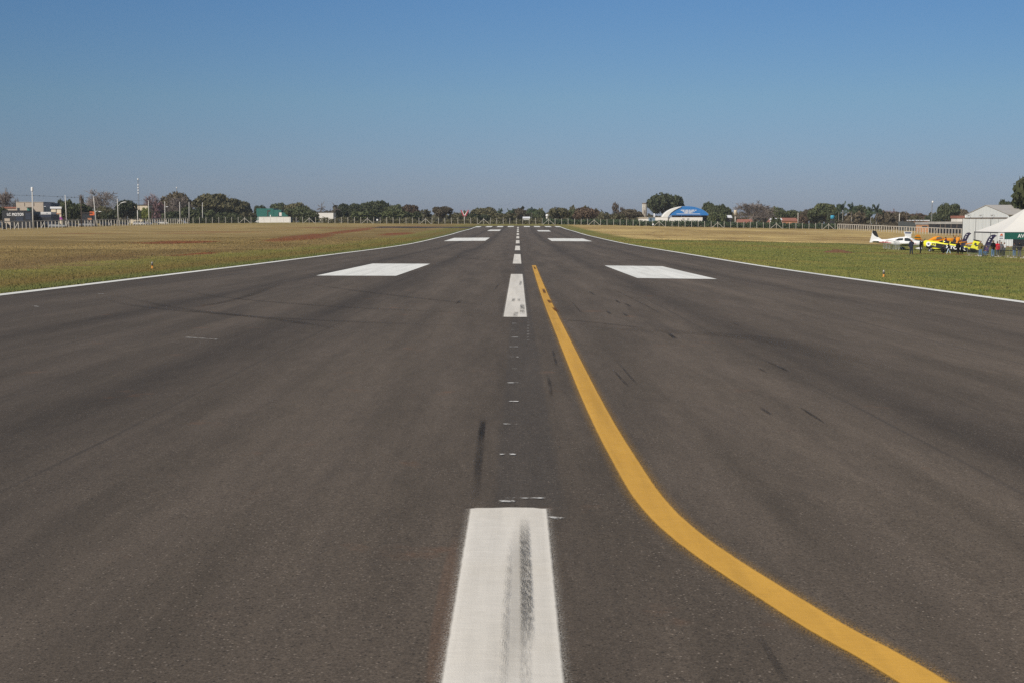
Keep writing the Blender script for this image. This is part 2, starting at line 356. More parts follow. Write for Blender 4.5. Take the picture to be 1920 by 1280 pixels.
# ------------------------------------------------------------------ runway
b = NB('asphalt'); v = b.coord(); sp = b.new('ShaderNodeSeparateXYZ'); b.l(v, sp.inputs[0]); x, y = sp.outputs[0], sp.outputs[1]
n1 = b.noise(v, 330, 2, .7); n2 = b.noise(v, 90, 3, .7); n3 = b.noise(b.mapping(v, (1.6, .16, 1)), 1.0, 4); n4 = b.noise(b.mapping(v, (.5, .045, 1)), 1.0, 4)
stk = b.noise(b.mapping(v, (2.2, .05, 1)), 1.0, 5, .6); stk2 = b.noise(b.mapping(v, (.55, .012, 1)), 1.0, 4, .6)
xw = b.math('ADD', x, b.math('MULTIPLY', b.math('SUBTRACT', b.noise(b.mapping(v, (.1, .03, 1)), 1.0, 4), .5), 1.3))
g = lambda q: (q, q, q, 1)
band = b.ramp(b.rng(xw, -15, 15, 0, 1), [(0, g(.70)), (.035, g(.72)), (.065, g(.88)), (.15, g(1.0)), (.205, g(.94)), (.225, g(.62)), (.245, g(.95)), (.32, g(1.03)), (.335, g(.96)), (.358, g(.60)), (.385, g(.97)),
                                       (.42, g(1.05)), (.47, g(1.02)), (.5, g(.98)), (.53, g(1.0)), (.6, g(1.05)), (.61, g(.98)), (.633, g(.66)), (.662, g(.96)), (.72, g(1.04)), (.78, g(.95)), (.80, g(.72)), (.83, g(1.0)), (.88, g(.96)), (.93, g(.82)), (.965, g(.7)), (1, g(.68))])
patch = b.math('MULTIPLY', b.rng(b.math('ABSOLUTE', b.math('SUBTRACT', b.math('ADD', x, b.math('MULTIPLY', b.math('SUBTRACT', n3, .5), .06)), .13)), .18, .26, 1, 0, True), b.math('MULTIPLY', b.rng(y, 8, 9, 0, 1), b.rng(y, 60, 200, 1, .3)))
col = b.mix(b.rng(n4, .3, .7, 0, 1), (.050, .040, .0308), (.067, .0535, .0407))
col = b.mix(b.rng(n3, .35, .7, 0, .5), col, (.1, .08, .064))
col = b.vmix(b.rng(stk, .3, .7, .90, 1.10), col); col = b.vmix(b.rng(stk2, .3, .7, .88, 1.12), col)
col = b.mix(1.0, col, band, 'MULTIPLY')
col = b.mix(b.math('MULTIPLY', patch, .45), col, (.038, .034, .031))
# aggregate: dark pits and pale chips
n0 = b.noise(v, 34, 3, .7); n00 = b.noise(b.mapping(v, (9, 1.6, 1)), 1.0, 4, .65)
col = b.vmix(b.rng(n0, .3, .7, .80, 1.20), col); col = b.vmix(b.rng(n00, .3, .7, .90, 1.10), col)
col = b.vmix(b.rng(n2, .28, .72, .52, 1.48), col); col = b.vmix(b.rng(n1, .25, .75, .6, 1.4), col)
# paving-lane joints: narrow, slightly wandering dark lines along the runway
jx = b.math('ADD', x, b.math('MULTIPLY', b.math('SUBTRACT', b.noise(b.mapping(v, (.3, .12, 1)), 1.0, 3), .5), .16))
jm = None
for q in (-10.6, -6.95, -3.4, 3.5, 7.1, 10.7):
    k_ = b.math('MULTIPLY', b.rng(b.math('ABSOLUTE', b.math('SUBTRACT', jx, q)), .008, .03, 1, 0), 1.0); jm = k_ if jm is None else b.math('MAXIMUM', jm, k_)
col = b.mix(b.math('MULTIPLY', jm, b.rng(n3, .35, .65, .1, .5)), col, (.03, .026, .023))
spill = b.noise(b.mapping(v, (.8, .055, 1)), 1.0, 5, .65); col = b.mix(b.rng(spill, .60, .70, 0, .38), col, (.036, .03, .026))
vo = b.new('ShaderNodeTexVoronoi'); vo.inputs['Scale'].default_value = 62; b.l(v, vo.inputs['Vector'])
rv = b.new('ShaderNodeSeparateColor'); b.l(vo.outputs['Color'], rv.inputs[0])
chip = b.math('MULTIPLY', b.rng(vo.outputs['Distance'], .18, .42, 1, 0), b.rng(rv.outputs[0], .86, .87, 0, 1))
pit = b.math('MULTIPLY', b.rng(vo.outputs['Distance'], .25, .5, 1, 0), b.rng(rv.outputs[1], .90, .91, 0, 1))
col = b.mix(b.math('MULTIPLY', chip, b.rng(rv.outputs[2], .1, 1, .08, .75)), col, (.25, .21, .175)); col = b.mix(b.math('MULTIPLY', pit, .8), col, (.014, .012, .01))
# iron-red dust smears
rust = b.math('MULTIPLY', b.rng(b.noise(v, .9, 5, .65), .62, .74, 0, 1), b.rng(stk, .45, .6, 0, .35)); col = b.mix(rust, col, (.17, .075, .035))
col = b.mix(b.math('MULTIPLY', blob(b, x, y, -.285, 6.4, .05, 1.5, .01), b.rng(n2, .3, .6, .03, .16)), col, (.2, .09, .045))
b.bump(b.math('ADD', n1, n2), .5, .006)
b.b.inputs['Diffuse Roughness'].default_value = 1.0; M_asph = b.fin(col, .88, .32)
ry = np.concatenate([np.arange(-130, 0, 5), np.arange(0, 120, 1.0), np.arange(120, 505.1, 2.5)])
rx = np.array([-14.43, -HW, -10, -7, -3.5, 0, 3.5, 7, 10, HW, 14.43])
runway = tag(obj('runway', grid_mesh(rx, ry, Z, 'runway', M_asph)), kind='structure')
for i, (x0, x1, y0, y1) in enumerate(TAXI):
    tag(obj('taxiway', grid_mesh(np.linspace(x0, x1, 14), np.linspace(y0, y1, 12), lambda X, Y: Z(X, Y) + .03, 'taxiway', M_asph)), kind='structure')

def paint(name, colr, edge=.012, spray=.05, dirt=.25, wear=0.0, streak=False):
    b = NB(name); uv = b.coord('UV'); v = b.coord()
    sp = b.new('ShaderNodeSeparateXYZ'); b.l(uv, sp.inputs[0])          # u = distance inside the painted edge, v = along
    nf = b.noise(v, 140, 2, .8); nm = b.noise(v, 9, 4, .65); nl = b.noise(v, 1.1, 4)
    nx = b.noise(b.mapping(v, (6, 28, 1)), 1.0, 5, .7)
    d = b.math('ADD', sp.outputs[0], b.math('MULTIPLY', b.math('SUBTRACT', nm, .5), edge))
    core = b.rng(d, -.008, .006, 0, 1)
    mist = b.math('MULTIPLY', b.rng(d, -spray, 0, 0, 1), b.rng(nf, .46, .62, 0, 1)); mist = b.math('MULTIPLY', mist, b.rng(d, -spray, 0, .2, 1))
    a = b.math('MAXIMUM', core, b.math('MULTIPLY', mist, .8))
    if wear: a = b.math('MULTIPLY', a, b.rng(nm, wear - .06, wear + .06, 0, 1))
    c = b.mix(b.rng(nm, .3, .7, 0, dirt), colr, tuple(q * .72 for q in colr)); c = b.mix(b.rng(nl, .4, .7, 0, dirt), c, tuple(q * r for q, r in zip(colr, (.82, .78, .7))))
    c = b.vmix(b.rng(nx, .3, .7, .95, 1.05), c); c = b.vmix(b.rng(b.noise(b.mapping(v, (3.2, .10, 1)), 1.0, 5, .65), .34, .62, .80, 1.02), c)
    rim = b.math('MULTIPLY', b.rng(d, .0, .03, 1, 0), b.rng(d, -.01, .0, 0, 1)); c = b.mix(b.math('MULTIPLY', rim, .35), c, tuple(min(q * 1.1, .9) for q in colr))
    b.fin(c, .75, .35); b.bump(b.math('ADD', nx, nf), .35, .006)
    tr = b.new('ShaderNodeBsdfTransparent'); ms = b.new('ShaderNodeMixShader')
    b.l(a, ms.inputs[0]); b.l(tr.outputs[0], ms.inputs[1]); b.l(b.b.outputs[0], ms.inputs[2]); b.l(ms.outputs[0], b.out.inputs[0])
    return b.m
M_white = paint('white_runway_paint', (.76, .72, .645)); M_white2 = paint('bright_white_paint', (.83, .83, .78), dirt=.12)
M_yellow = paint('yellow_taxi_paint', (.66, .365, .06), dirt=.28, spray=.085)
M_worn = paint('worn_white_paint', (.72, .71, .68), edge=.05, wear=.5)
def strip(name, path, hw, m, parent=runway, lift=.008, pad=.06, ends=True, step=1.0):
    """painted strip: path of (x, y) points, half width hw; UV u = distance inside the edge in metres"""
    pts = [Vector(p) for p in path]; P = [pts[0]]
    for a, c in zip(pts[:-1], pts[1:]):
        n = max(1, int((c - a).length / step))
        for i in range(1, n + 1): P.append(a.lerp(c, i / n))
    if ends:
        d0 = (P[0] - P[1]).normalized(); d1 = (P[-1] - P[-2]).normalized(); P = [P[0] + d0 * pad, P[0] - d0 * pad * .01] + P[1:-1] + [P[-1] - d1 * pad * .01, P[-1] + d1 * pad]
    vs = []; uvs = []
    cols = [-hw - pad, -hw + .04, 0, hw - .04, hw + pad] if hw > .06 else [-hw - pad, 0, hw + pad]
    cu = [-pad, .04, hw, .04, -pad] if hw > .06 else [-pad, hw, -pad]
    L = 0
    for i, p in enumerate(P):
        d = (P[min(i + 1, len(P) - 1)] - P[max(i - 1, 0)]).normalized(); nrm = Vector((d.y, -d.x))
        if i: L += (p - P[i - 1]).length
        for c, u in zip(cols, cu):
            q = p + nrm * c; vs.append((q.x, q.y))
            uvs.append((min(u, -pad if ends and i in (0, len(P) - 1) else 9), L))
    A = np.array(vs); zz = Z(A[:, 0], A[:, 1]) + lift
    n = len(cols); fs = [(i * n + k, i * n + k + 1, (i + 1) * n + k + 1, (i + 1) * n + k) for i in range(len(P) - 1) for k in range(n - 1)]
    me = bpy.data.meshes.new(name); me.from_pydata([(a[0], a[1], z) for a, z in zip(vs, zz)], [], fs); me.materials.append(m)
    ul = me.uv_layers.new(name='UVMap')
    for lp in me.loops: ul.data[lp.index].uv = uvs[lp.vertex_index]
    if me.polygons[0].normal.z < 0: me.flip_normals()
    return obj(name, me, parent)
SW = .475 / 2
strip('centreline_stripe', [(0, 2.0), (0, 8.62)], SW, M_white)
for a, c in STR[1:]: strip('centreline_stripe', [(0, a), (0, c)], SW, M_white)
strip('edge_line', [(-HW, -60), (-HW, 462)], .2, M_white2, ends=False, step=2)
strip('edge_line', [(HW, -60), (HW, 470)], .2, M_white2, ends=False, step=2)
# aiming blocks (front, back from pixel corners)
def block(front, back):
    (a, ya), (c, yc) = front; (d, yd), (e, ye) = back
    f0 = ground_hit((a + c) / 2, (ya + yc) / 2); b0 = ground_hit((d + e) / 2, (yd + ye) / 2)
    xa = (ground_hit(a, ya).x + ground_hit(d, yd).x) / 2; xc = (ground_hit(c, yc).x + ground_hit(e, ye).x) / 2
    return (min(xa, xc), max(xa, xc), f0.y, b0.y)
blk = [block(((591, 518), (743, 517)), ((697, 495), (808, 495))), block(((1195, 521), (1350, 524.8)), ((1131, 498), (1242, 500.3)))]
sym = (abs(blk[0][0]) + abs(blk[0][1]) + abs(blk[1][0]) + abs(blk[1][1])) / 4
for x0, x1, y0, y1 in blk: strip('aiming_block', [((x0 + x1) / 2, y0), ((x0 + x1) / 2, y1)], (x1 - x0) / 2, M_white2)
for fr, bk in ((((836, 452.2), (906.5, 452.2)), ((850, 446.3), (920.5, 446.3))), (((1032.5, 451.4), (1112.6, 453.9)), ((1025.9, 446.7), (1096, 448.3))),
               (((914.4, 433.5), (937, 433.5)), ((918, 431.1), (939, 431.1))), (((1008.3, 434.1), (1032.5, 434.7)), ((1007.3, 431.9), (1030.5, 432.6)))):
    x0, x1, y0, y1 = block(fr, bk); strip('aiming_block', [((x0 + x1) / 2, y0), ((x0 + x1) / 2, y1)], (x1 - x0) / 2, M_white2)
for px in (895.9, 917.5, 938.3, 958.4, 988.8, 1008, 1028.6, 1048):
    X = (px - 972) * 470 / F
    strip('threshold_stripe', [(X, 461), (X, 490)], 1.0, M_white2)
# yellow lead-off line: centre samples read off the photograph, laid on the pavement
yl = [(1001, 498), (1014, 535), (1030, 575), (1050, 620), (1077, 680), (1107, 745), (1140, 810), (1176, 872), (1212, 930), (1262, 985), (1335, 1042), (1440, 1110), (1560, 1185), (1716, 1272)]
yp = [ground_hit(*q) for q in yl]; yp = [(p.x, p.y) for p in yp]
last = Vector(yp[-1]) - Vector(yp[-2])
for i in range(6):
    last = Matrix.Rotation(-.10, 2) @ last; last = last.normalized() * 1.6; yp.append((yp[-1][0] + last.x, yp[-1][1] + last.y))
def cat(P, n=8):
    P = [Vector(p) for p in P]; out = []
    for i in range(len(P) - 1):
        p0, p1, p2, p3 = P[max(i - 1, 0)], P[i], P[i + 1], P[min(i + 2, len(P) - 1)]
        for k in range(n):
            t = k / n; out.append(.5 * ((2 * p1) + (p2 - p0) * t + (2 * p0 - 5 * p1 + 4 * p2 - p3) * t * t + (3 * p1 - p0 - 3 * p2 + p3) * t ** 3))
    return out + [P[-1]]
yc = cat(yp, 6)
for _ in range(3): yc = [yc[0]] + [(yc[i - 1] + yc[i] * 2 + yc[i + 1]) / 4 for i in range(1, len(yc) - 1)] + [yc[-1]]
strip('lead_off_line', yc, .098, M_yellow, lift=.010, pad=.09, step=.5)
# ticks of an earlier survey line between the first two stripes
for px0, px1, py in ((939, 967, 940.5), (940, 964, 852.5), (946, 967, 795.5), (951, 970, 753), (953, 970, 718), (954, 968, 691.5), (957, 971, 669.5), (957, 970, 650.5), (959, 970, 633), (960, 970, 619), (961, 969, 607)):
    a = ground_hit(px0, py); c = ground_hit(px1, py)
    strip('painted_tick', [(a.x, a.y), (c.x, c.y)], .022, M_worn, pad=.015, step=.03)
a = ground_hit(950, 935.5); c = ground_hit(1020, 934.5); strip('painted_tick', [(a.x, a.y), (c.x, c.y)], .012, M_worn, pad=.012, step=.05)
for i in range(8):
    a = ground_hit(990.5, 600 + i * 5.5); strip('painted_tick', [(a.x - .012, a.y), (a.x + .012, a.y)], .02, M_worn, pad=.01, step=.03)
for px0, py0, px1, py1 in ((185, 552, 197, 551), (62, 574, 74, 576), (350, 633, 406, 637)):
    a = ground_hit(px0, py0); c = ground_hit(px1, py1); strip('paint_fleck', [(a.x, a.y), (c.x, c.y)], .022, M_worn, pad=.02, step=.2)
a = ground_hit(1031, 970); c = ground_hit(1049, 973); strip('paint_fleck', [(a.x, a.y), (c.x, c.y)], .02, M_worn, pad=.02, step=.03)
# rubber marks
def rubber(name, thr, strength, col=(.016, .015, .015), sx=40, sy=1.2, fine=60):
    b = NB(name); uv = b.coord('UV'); v = b.coord(); sp = b.new('ShaderNodeSeparateXYZ'); b.l(uv, sp.inputs[0])
    u, t = sp.outputs[0], sp.outputs[1]                      # u -1..1 across, t 0..1 along
    ln = b.noise(b.mapping(v, (sx, sy, 1)), 1.0, 4, .6); fn = b.noise(v, fine, 4, .75)
    across = b.rng(b.math('ABSOLUTE', u), .55, 1.0, 1, 0, True)
    along = b.math('MULTIPLY', b.rng(t, 0, .45, 0, 1, True), b.rng(t, .72, 1, 1, 0, True))
    k = b.math('MULTIPLY', b.math('MULTIPLY', across, along), b.rng(b.math('ADD', b.math('MULTIPLY', ln, .5), b.math('MULTIPLY', fn, .5)), thr - .06, thr + .06, 0, 1))
    a = b.math('MULTIPLY', k, strength); b.fin(col, .8, .3)
    tr = b.new('ShaderNodeBsdfTransparent'); ms = b.new('ShaderNodeMixShader')
    b.l(a, ms.inputs[0]); b.l(tr.outputs[0], ms.inputs[1]); b.l(b.b.outputs[0], ms.inputs[2]); b.l(ms.outputs[0], b.out.inputs[0])
    return b.m
R_dark = rubber('tyre_rubber_dark', .49, .62); R_soft = rubber('tyre_rubber_soft', .46, .36, sx=24, fine=25); R_band = rubber('tyre_rubber_band', .36, .10, sx=6, sy=.3, fine=9); R_faint = rubber('tyre_rubber_faint', .40, .18, sx=8, sy=.3, fine=14)
R_tread = rubber('tyre_rubber_tread', .505, .80, (.048, .042, .036), sx=230, sy=14, fine=150)
def smear(path, hw, m, px=True, lift=.014, taper=True, parent=runway):
    P = [Vector(ground_hit(*q)[:2]) for q in path] if px else [Vector(p) for p in path]
    if len(P) > 2: P = cat(P, 6)
    else: P = [P[0].lerp(P[1], i / 6) for i in range(7)]
    vs = []; uv = []; n = len(P)
    for i, p in enumerate(P):
        d = (P[min(i + 1, n - 1)] - P[max(i - 1, 0)]).normalized(); q = Vector((d.y, -d.x))
        for s in (-1, 0, 1): vs.append(p + q * s * hw); uv.append((s, i / (n - 1)))
    A = np.array([tuple(p) for p in vs]); zz = Z(A[:, 0], A[:, 1]) + lift
    fs = [(i * 3 + k, i * 3 + k + 1, (i + 1) * 3 + k + 1, (i + 1) * 3 + k) for i in range(n - 1) for k in range(2)]
    me = bpy.data.meshes.new('tyre_mark'); me.from_pydata([(p.x, p.y, z) for p, z in zip(vs, zz)], [], fs); me.materials.append(m)
    ul = me.uv_layers.new(name='UVMap')
    for lp in me.loops: ul.data[lp.index].uv = uv[lp.vertex_index]
    return obj('tyre_mark', me, parent)
smear([(989, 1230), (986, 1110), (982, 966)], .037, R_tread, lift=.017); smear([(985, 1330), (985, 1220), (984, 1080)], .030, rubber('tyre_rubber_worn', .54, .5, (.08, .076, .072), sx=260, sy=8, fine=140), lift=.014)
smear([(940, 1330), (946, 1180), (957, 1000)], .020, bpy.data.materials['tyre_rubber_worn'], lift=.019)
smear([(962, 1330), (966, 1150), (974, 985)], .055, rubber('tyre_rubber_smear', .40, .16, (.09, .085, .08), sx=60, sy=1.0, fine=80))
smear([(979, 592), (979.5, 570)], .065, R_dark, lift=.012); smear([(966, 596), (968, 585)], .06, R_soft, lift=.012); smear([(961, 568), (964, 560)], .05, R_soft); smear([(972, 567), (973, 560)], .04, R_soft); smear([(974, 538), (977, 527)], .05, R_soft)
smear([(889, 960), (897, 850), (906, 780)], .035, R_soft); smear([(899, 830), (905, 786)], .028, R_dark)
for q in ([(1018, 541), (1022, 552)], [(1027, 562), (1033, 570)], [(1036, 576), (1045, 586)], [(1001, 500), (1004, 506)]): smear(q, .05, rubber('tyre_rubber_on_yellow', .42, .75, (.12, .05, .02), sx=14, sy=3, fine=18) if 'tyre_rubber_on_yellow' not in bpy.data.materials else bpy.data.materials['tyre_rubber_on_yellow'], lift=.014)
MK = (([(1103, 546), (1116, 555)], .05, R_dark), ([(1152, 562), (1163, 570)], .07, R_dark), ([(1170, 569), (1183, 576)], .06, R_dark), ([(1136, 583), (1145, 590)], .06, R_dark), ([(1165, 586), (1177, 594)], .06, R_dark),
              ([(1174, 580), (1182, 582)], .04, R_soft), ([(1214, 597), (1222, 599)], .04, R_soft), ([(1247, 622), (1268, 637)], .07, R_dark), ([(1372, 606), (1388, 612)], .05, R_soft), ([(1429, 674), (1483, 699)], .04, R_dark), ([(1488, 758), (1556, 800)], .03, R_dark),
              ([(1145, 690), (1180, 728)], .035, R_soft), ([(1154, 675), (1196, 724)], .03, R_soft), ([(1034, 650), (1044, 690)], .03, R_soft), ([(1027, 700), (1033, 748)], .035, R_soft), ([(1143, 539), (1256, 597)], .03, R_soft),
              ([(1420, 762), (1448, 780)], .04, R_soft), ([(851, 573), (866, 562)], .06, R_soft), ([(926, 545), (936, 532)], .05, R_soft), ([(1440, 700), (1420, 690)], .03, R_soft), ([(1520, 746), (1538, 748)], .05, R_soft), ([(1708, 898), (1728, 902)], .03, R_dark), ([(1900, 1114), (1913, 1118)], .012, R_dark), ([(1042, 838), (1055, 840)], .03, R_soft), ([(1070, 565), (1092, 590)], .03, R_soft),
              ([(1415, 1180), (1475, 1290)], .03, R_faint))
for q, hw, m in MK: smear(q, hw * .68, m)
for q, hw in (([(185, 555), (240, 572), (420, 590), (640, 603), (905, 612)], .16), ([(210, 552), (330, 578), (520, 600), (640, 618)], .16), ([(310, 540), (420, 558), (620, 575), (940, 590)], .14), ([(560, 530), (700, 550), (930, 575)], .14),
              ([(540, 527), (450, 560), (340, 580)], .14), ([(1010, 596), (1120, 606), (1220, 617)], .12), ([(1030, 615), (1250, 622), (1460, 640), (1640, 690)], .5), ([(840, 480), (900, 487), (960, 491)], .25)): smear(q, hw, R_band if hw > .3 else R_faint)

# ------------------------------------------------------------------ grass blades on the verges
def blades(n, seed, xr, yr, dens):
    r = np.random.default_rng(seed)
    y = yr[0] + (yr[1] - yr[0]) * r.random(n) ** 2.1; s = np.where(r.random(n) < .5, -1, 1)
    x = s * (14.40 - .10 * np.clip(np.sin(y * 1.7) + np.sin(y * .61 + s) + .6 * np.sin(y * 4.3), 0, 2) * (r.random(n) < .5) + (xr - 14.40) * r.random(n) ** 1.6)
    cl = r.random(n)
    z = np.where(np.abs(x) < 14.44, Z(x, y), under(x, y))
    h = (.02 + .05 * r.random(n) ** 2) * (1 + np.clip((y - 60) / 200, 0, .8)); w_ = (.010 + .014 * r.random(n)) * (1 + np.clip((y - 50) / 90, 0, 1.6))
    a = r.random(n) * 6.28; lx = (r.random(n) - .5) * h * .9; ly = (r.random(n) - .5) * h * .9
    v = np.empty((n, 3, 3)); dx = np.cos(a) * w_; dy = np.sin(a) * w_
    v[:, 0] = np.stack([x - dx, y - dy, z - .01], -1); v[:, 1] = np.stack([x + dx, y + dy, z - .01], -1); v[:, 2] = np.stack([x + lx, y + ly, z + h], -1)
    me = bpy.data.meshes.new('grass'); me.vertices.add(3 * n); me.vertices.foreach_set('co', v.reshape(-1))
    me.loops.add(3 * n); me.loops.foreach_set('vertex_index', np.arange(3 * n, dtype=np.int32)); me.polygons.add(n)
    me.polygons.foreach_set('loop_start', np.arange(0, 3 * n, 3, dtype=np.int32)); me.polygons.foreach_set('loop_total', np.full(n, 3, dtype=np.int32))
    me.update(); me.materials.append(M_blade); return me
g = obj('grass', blades(460000, 3, 52, (28, 240), 1)); tag(g, 'short mown grass blades on both verges of the runway', 'grass', kind='stuff')
# ------------------------------------------------------------------ leaves and trees
def leaf_mat(name, col, rand=.25, col2=None):
    b = NB(name); v = b.coord(); n = b.noise(v, 3.0, 4, .7); n2 = b.noise(v, 14, 3, .7)
    oi = b.new('ShaderNodeObjectInfo')
    c = b.mix(b.rng(n, .35, .65, 0, 1), col, col2 or tuple(q * 1.5 for q in col))
    c = b.vmix(b.rng(n2, .3, .7, .75, 1.25), c); c = b.vmix(b.rng(oi.outputs['Random'], 0, 1, 1 - rand, 1 + rand), c)
    b.fin(c, .65, .25); tr = b.new('ShaderNodeBsdfTranslucent'); b.l(c, tr.inputs[0])
    ms = b.new('ShaderNodeMixShader'); ms.inputs[0].default_value = .18
    b.l(b.b.outputs[0], ms.inputs[1]); b.l(tr.outputs[0], ms.inputs[2]); b.l(ms.outputs[0], b.out.inputs[0]); return b.m
L_dark = leaf_mat('leaf_dark_green', (.040, .052, .024), col2=(.082, .092, .040)); L_mid = leaf_mat('leaf_mid_green', (.056, .072, .029), col2=(.112, .122, .050))
L_olive = leaf_mat('leaf_olive', (.074, .070, .032), col2=(.14, .125, .062)); L_brown = leaf_mat('leaf_brownish', (.078, .062, .036), col2=(.125, .10, .062))
L_yel = leaf_mat('leaf_yellow_green', (.11, .13, .028), col2=(.2, .21, .055)); L_red = leaf_mat('leaf_reddish', (.085, .055, .035), col2=(.14, .095, .06))
L_pink = leaf_mat('blossom_pink', (.13, .075, .08), col2=(.2, .12, .13)); L_palm = leaf_mat('leaf_palm', (.035, .055, .028), col2=(.07, .095, .045)); L_dead = leaf_mat('leaf_dead', (.085, .068, .055), col2=(.13, .105, .09))
L_hedge = leaf_mat('leaf_hedge', (.040, .066, .030), rand=.1, col2=(.075, .105, .046)); L_mag = leaf_mat('blossom_magenta', (.16, .03, .15), col2=(.22, .05, .2))
M_bark = mat('bark', (.13, .10, .075), .9, .3, 4); M_pbark = mat('bark_pale', (.36, .33, .29), .9, .25, 3); M_twig = mat('bare_twigs', (.185, .155, .138), .9, .25, 2, rand=.15); M_twigp = mat('bare_twigs_pink', (.23, .155, .15), .9, .25, 2)
def leaf_quads(P, Nn, size, r, up=.35):
    n = len(P); a = r.normal(size=(n, 3)); d = Nn + .75 * a; d[:, 2] += up; d /= np.linalg.norm(d, axis=1)[:, None]
    t = np.cross(d, r.normal(size=(n, 3))); t /= np.linalg.norm(t, axis=1)[:, None]; bt = np.cross(d, t)
    s = size * (.6 + .8 * r.random(n))[:, None]; t = t * s; bt = bt * s * .7
    V = np.stack([P - t, P - bt * .8 + t * .1, P + t, P + bt], 1).reshape(-1, 3)
    return V, np.arange(4 * n).reshape(n, 4)
def lobes_crown(seed, nl, nleaf, size, shape='dome', flat=1.0, z0=.2):
    """crown in unit space: radius about 1, height 0..1"""
    r = np.random.default_rng(seed); Ps = []; Ns = []
    for i in range(nl):
        if shape == 'dome':
            t = r.random() * 6.283; rr = math.sqrt(r.random()) * .78; h = z0 + .12 + (1 - z0 - .30) * math.sqrt(max(0, 1 - (rr / .95) ** 2)) * (.25 + .75 * r.random() ** .6)
            c = np.array([rr * math.cos(t), rr * math.sin(t), h]); R = np.array([.30 + .16 * r.random(), .30 + .16 * r.random(), .13 + .09 * r.random()])
        elif shape == 'umbrella':
            t = r.random() * 6.283; rr = math.sqrt(r.random()) * .82; h = .62 + .22 * (1 - rr ** 2) * r.random() + .06 * r.random() - .12 * rr
            c = np.array([rr * math.cos(t), rr * math.sin(t), h]); R = np.array([.28 + .12 * r.random(), .28 + .12 * r.random(), .09 + .06 * r.random()])
        elif shape == 'bush':
            t = r.random() * 6.283; rr = math.sqrt(r.random()) * .75; h = .1 + .62 * r.random() * math.sqrt(max(0, 1 - rr ** 2))
            c = np.array([rr * math.cos(t), rr * math.sin(t), h]); R = np.array([.32, .32, .2 + .1 * r.random()])
        else:                                               # tall, loose
            t = r.random() * 6.283; h = .25 + .68 * i / nl; rr = (.15 + .75 * r.random()) * (1.1 - h) ** .5
            c = np.array([rr * math.cos(t), rr * math.sin(t), h]); R = np.array([.34, .34, .055])
        k = max(8, int(nleaf / nl)); d = r.normal(size=(k, 3)); d /= np.linalg.norm(d, axis=1)[:, None]
        q = c + d * R * (.55 + .5 * r.random(k) ** .5)[:, None]; Ps.append(q); Ns.append(d)
    P = np.concatenate(Ps); Nn = np.concatenate(Ns); P[:, 2] = np.clip(P[:, 2], .01, None)
    P[:, 2] *= 1.0 / np.percentile(P[:, 2], 99.3); m = np.percentile(np.abs(P[:, :2]), 99); P[:, :2] /= m
    return leaf_quads(P, Nn, size, r)
def np_mesh(name, V, Fq, m):
    me = bpy.data.meshes.new(name); me.from_pydata(V.tolist(), [], Fq.tolist()); me.materials.append(m); me.update(); return me
def trunk_mesh(seed, h=.55, r0=.035, limbs=5, spread=.55, m=None):
    r = random.Random(seed); b = MB()
    b.tube([(0, 0, -.03), (.01, 0, h * .3), (.02 * r.uniform(-1, 1), .02 * r.uniform(-1, 1), h * .6)], [r0 * 1.3, r0, r0 * .8], 7)
    for i in range(limbs):
        t = 6.283 * (i + r.random() * .6) / limbs; d = Vector((math.cos(t), math.sin(t), 0)) * spread * r.uniform(.5, 1)
        p = Vector((0, 0, h * r.uniform(.4, .6)))
        b.tube([p, p + d * .4 + Vector((0, 0, h * .25)), p + d + Vector((0, 0, h * r.uniform(.45, .75)))], [r0 * .6, r0 * .42, r0 * .15], 5)
    return b.mesh('trunk', m or M_bark, True)
def bare_crown(seed, flat=.9, twigs=5, rad=1.0):
    r = random.Random(seed); b = MB()
    def grow(p, d, ln, rr, lev):
        q = p + d * ln; mid = p + d * ln * .5 + Vector((r.uniform(-1, 1), r.uniform(-1, 1), r.uniform(-.5, 1))) * ln * .09
        b.tube([p, mid, q], [rr, rr * .8, rr * .58], 5 if lev < 2 else 3, caps=False)
        if lev >= 6: return
        nchild = 3 if lev in (1, 2, 3, 4) else (4 if lev == 0 else 2)
        for i in range(nchild):
            a = r.random() * 6.283; ang = r.uniform(.3, .85) if lev else r.uniform(.45, 1.0)
            side = d.cross(Vector((math.cos(a), math.sin(a), .3))).normalized()
            nd = (d * math.cos(ang) + side * math.sin(ang)); nd.z += .06; nd.normalize()
            grow(p + (q - p) * r.uniform(.6, 1), nd, ln * r.uniform(.66, .92), max(rr * .55, .0055), lev + 1)
    grow(Vector((0, 0, .05)), Vector((0, 0, 1)), .22, .04, 0)
    V = np.array(b.v); zmax = np.percentile(V[:, 2], 98.5); rm = np.percentile(np.hypot(V[:, 0], V[:, 1]), 90)
    V[:, 2] /= zmax; V[:, :2] /= rm; b.v = [tuple(v) for v in V]
    rn = np.random.default_rng(seed); n = 3600; d = rn.normal(size=(n, 3)); d[:, 2] = np.abs(d[:, 2]) * .9; d /= np.linalg.norm(d, axis=1)[:, None]
    P = d * (rn.random(n) ** .35)[:, None] * [.98, .98, .64] * (.93 + .07 * np.sin(np.arctan2(d[:, 1], d[:, 0]) * 5 + seed))[:, None] + [0, 0, .36]
    u = d * [1, 1, 1.2] + rn.normal(size=(n, 3)) * .35; u /= np.linalg.norm(u, axis=1)[:, None]; wv = np.cross(u, rn.normal(size=(n, 3))); wv /= np.linalg.norm(wv, axis=1)[:, None]
    L_ = (.05 + .06 * rn.random(n))[:, None]; Q = np.stack([P - wv * .0045, P + wv * .0045, P + u * L_], 1).reshape(-1, 3)
    b.add(Q.tolist(), [(3 * i, 3 * i + 1, 3 * i + 2) for i in range(n)])
    return b
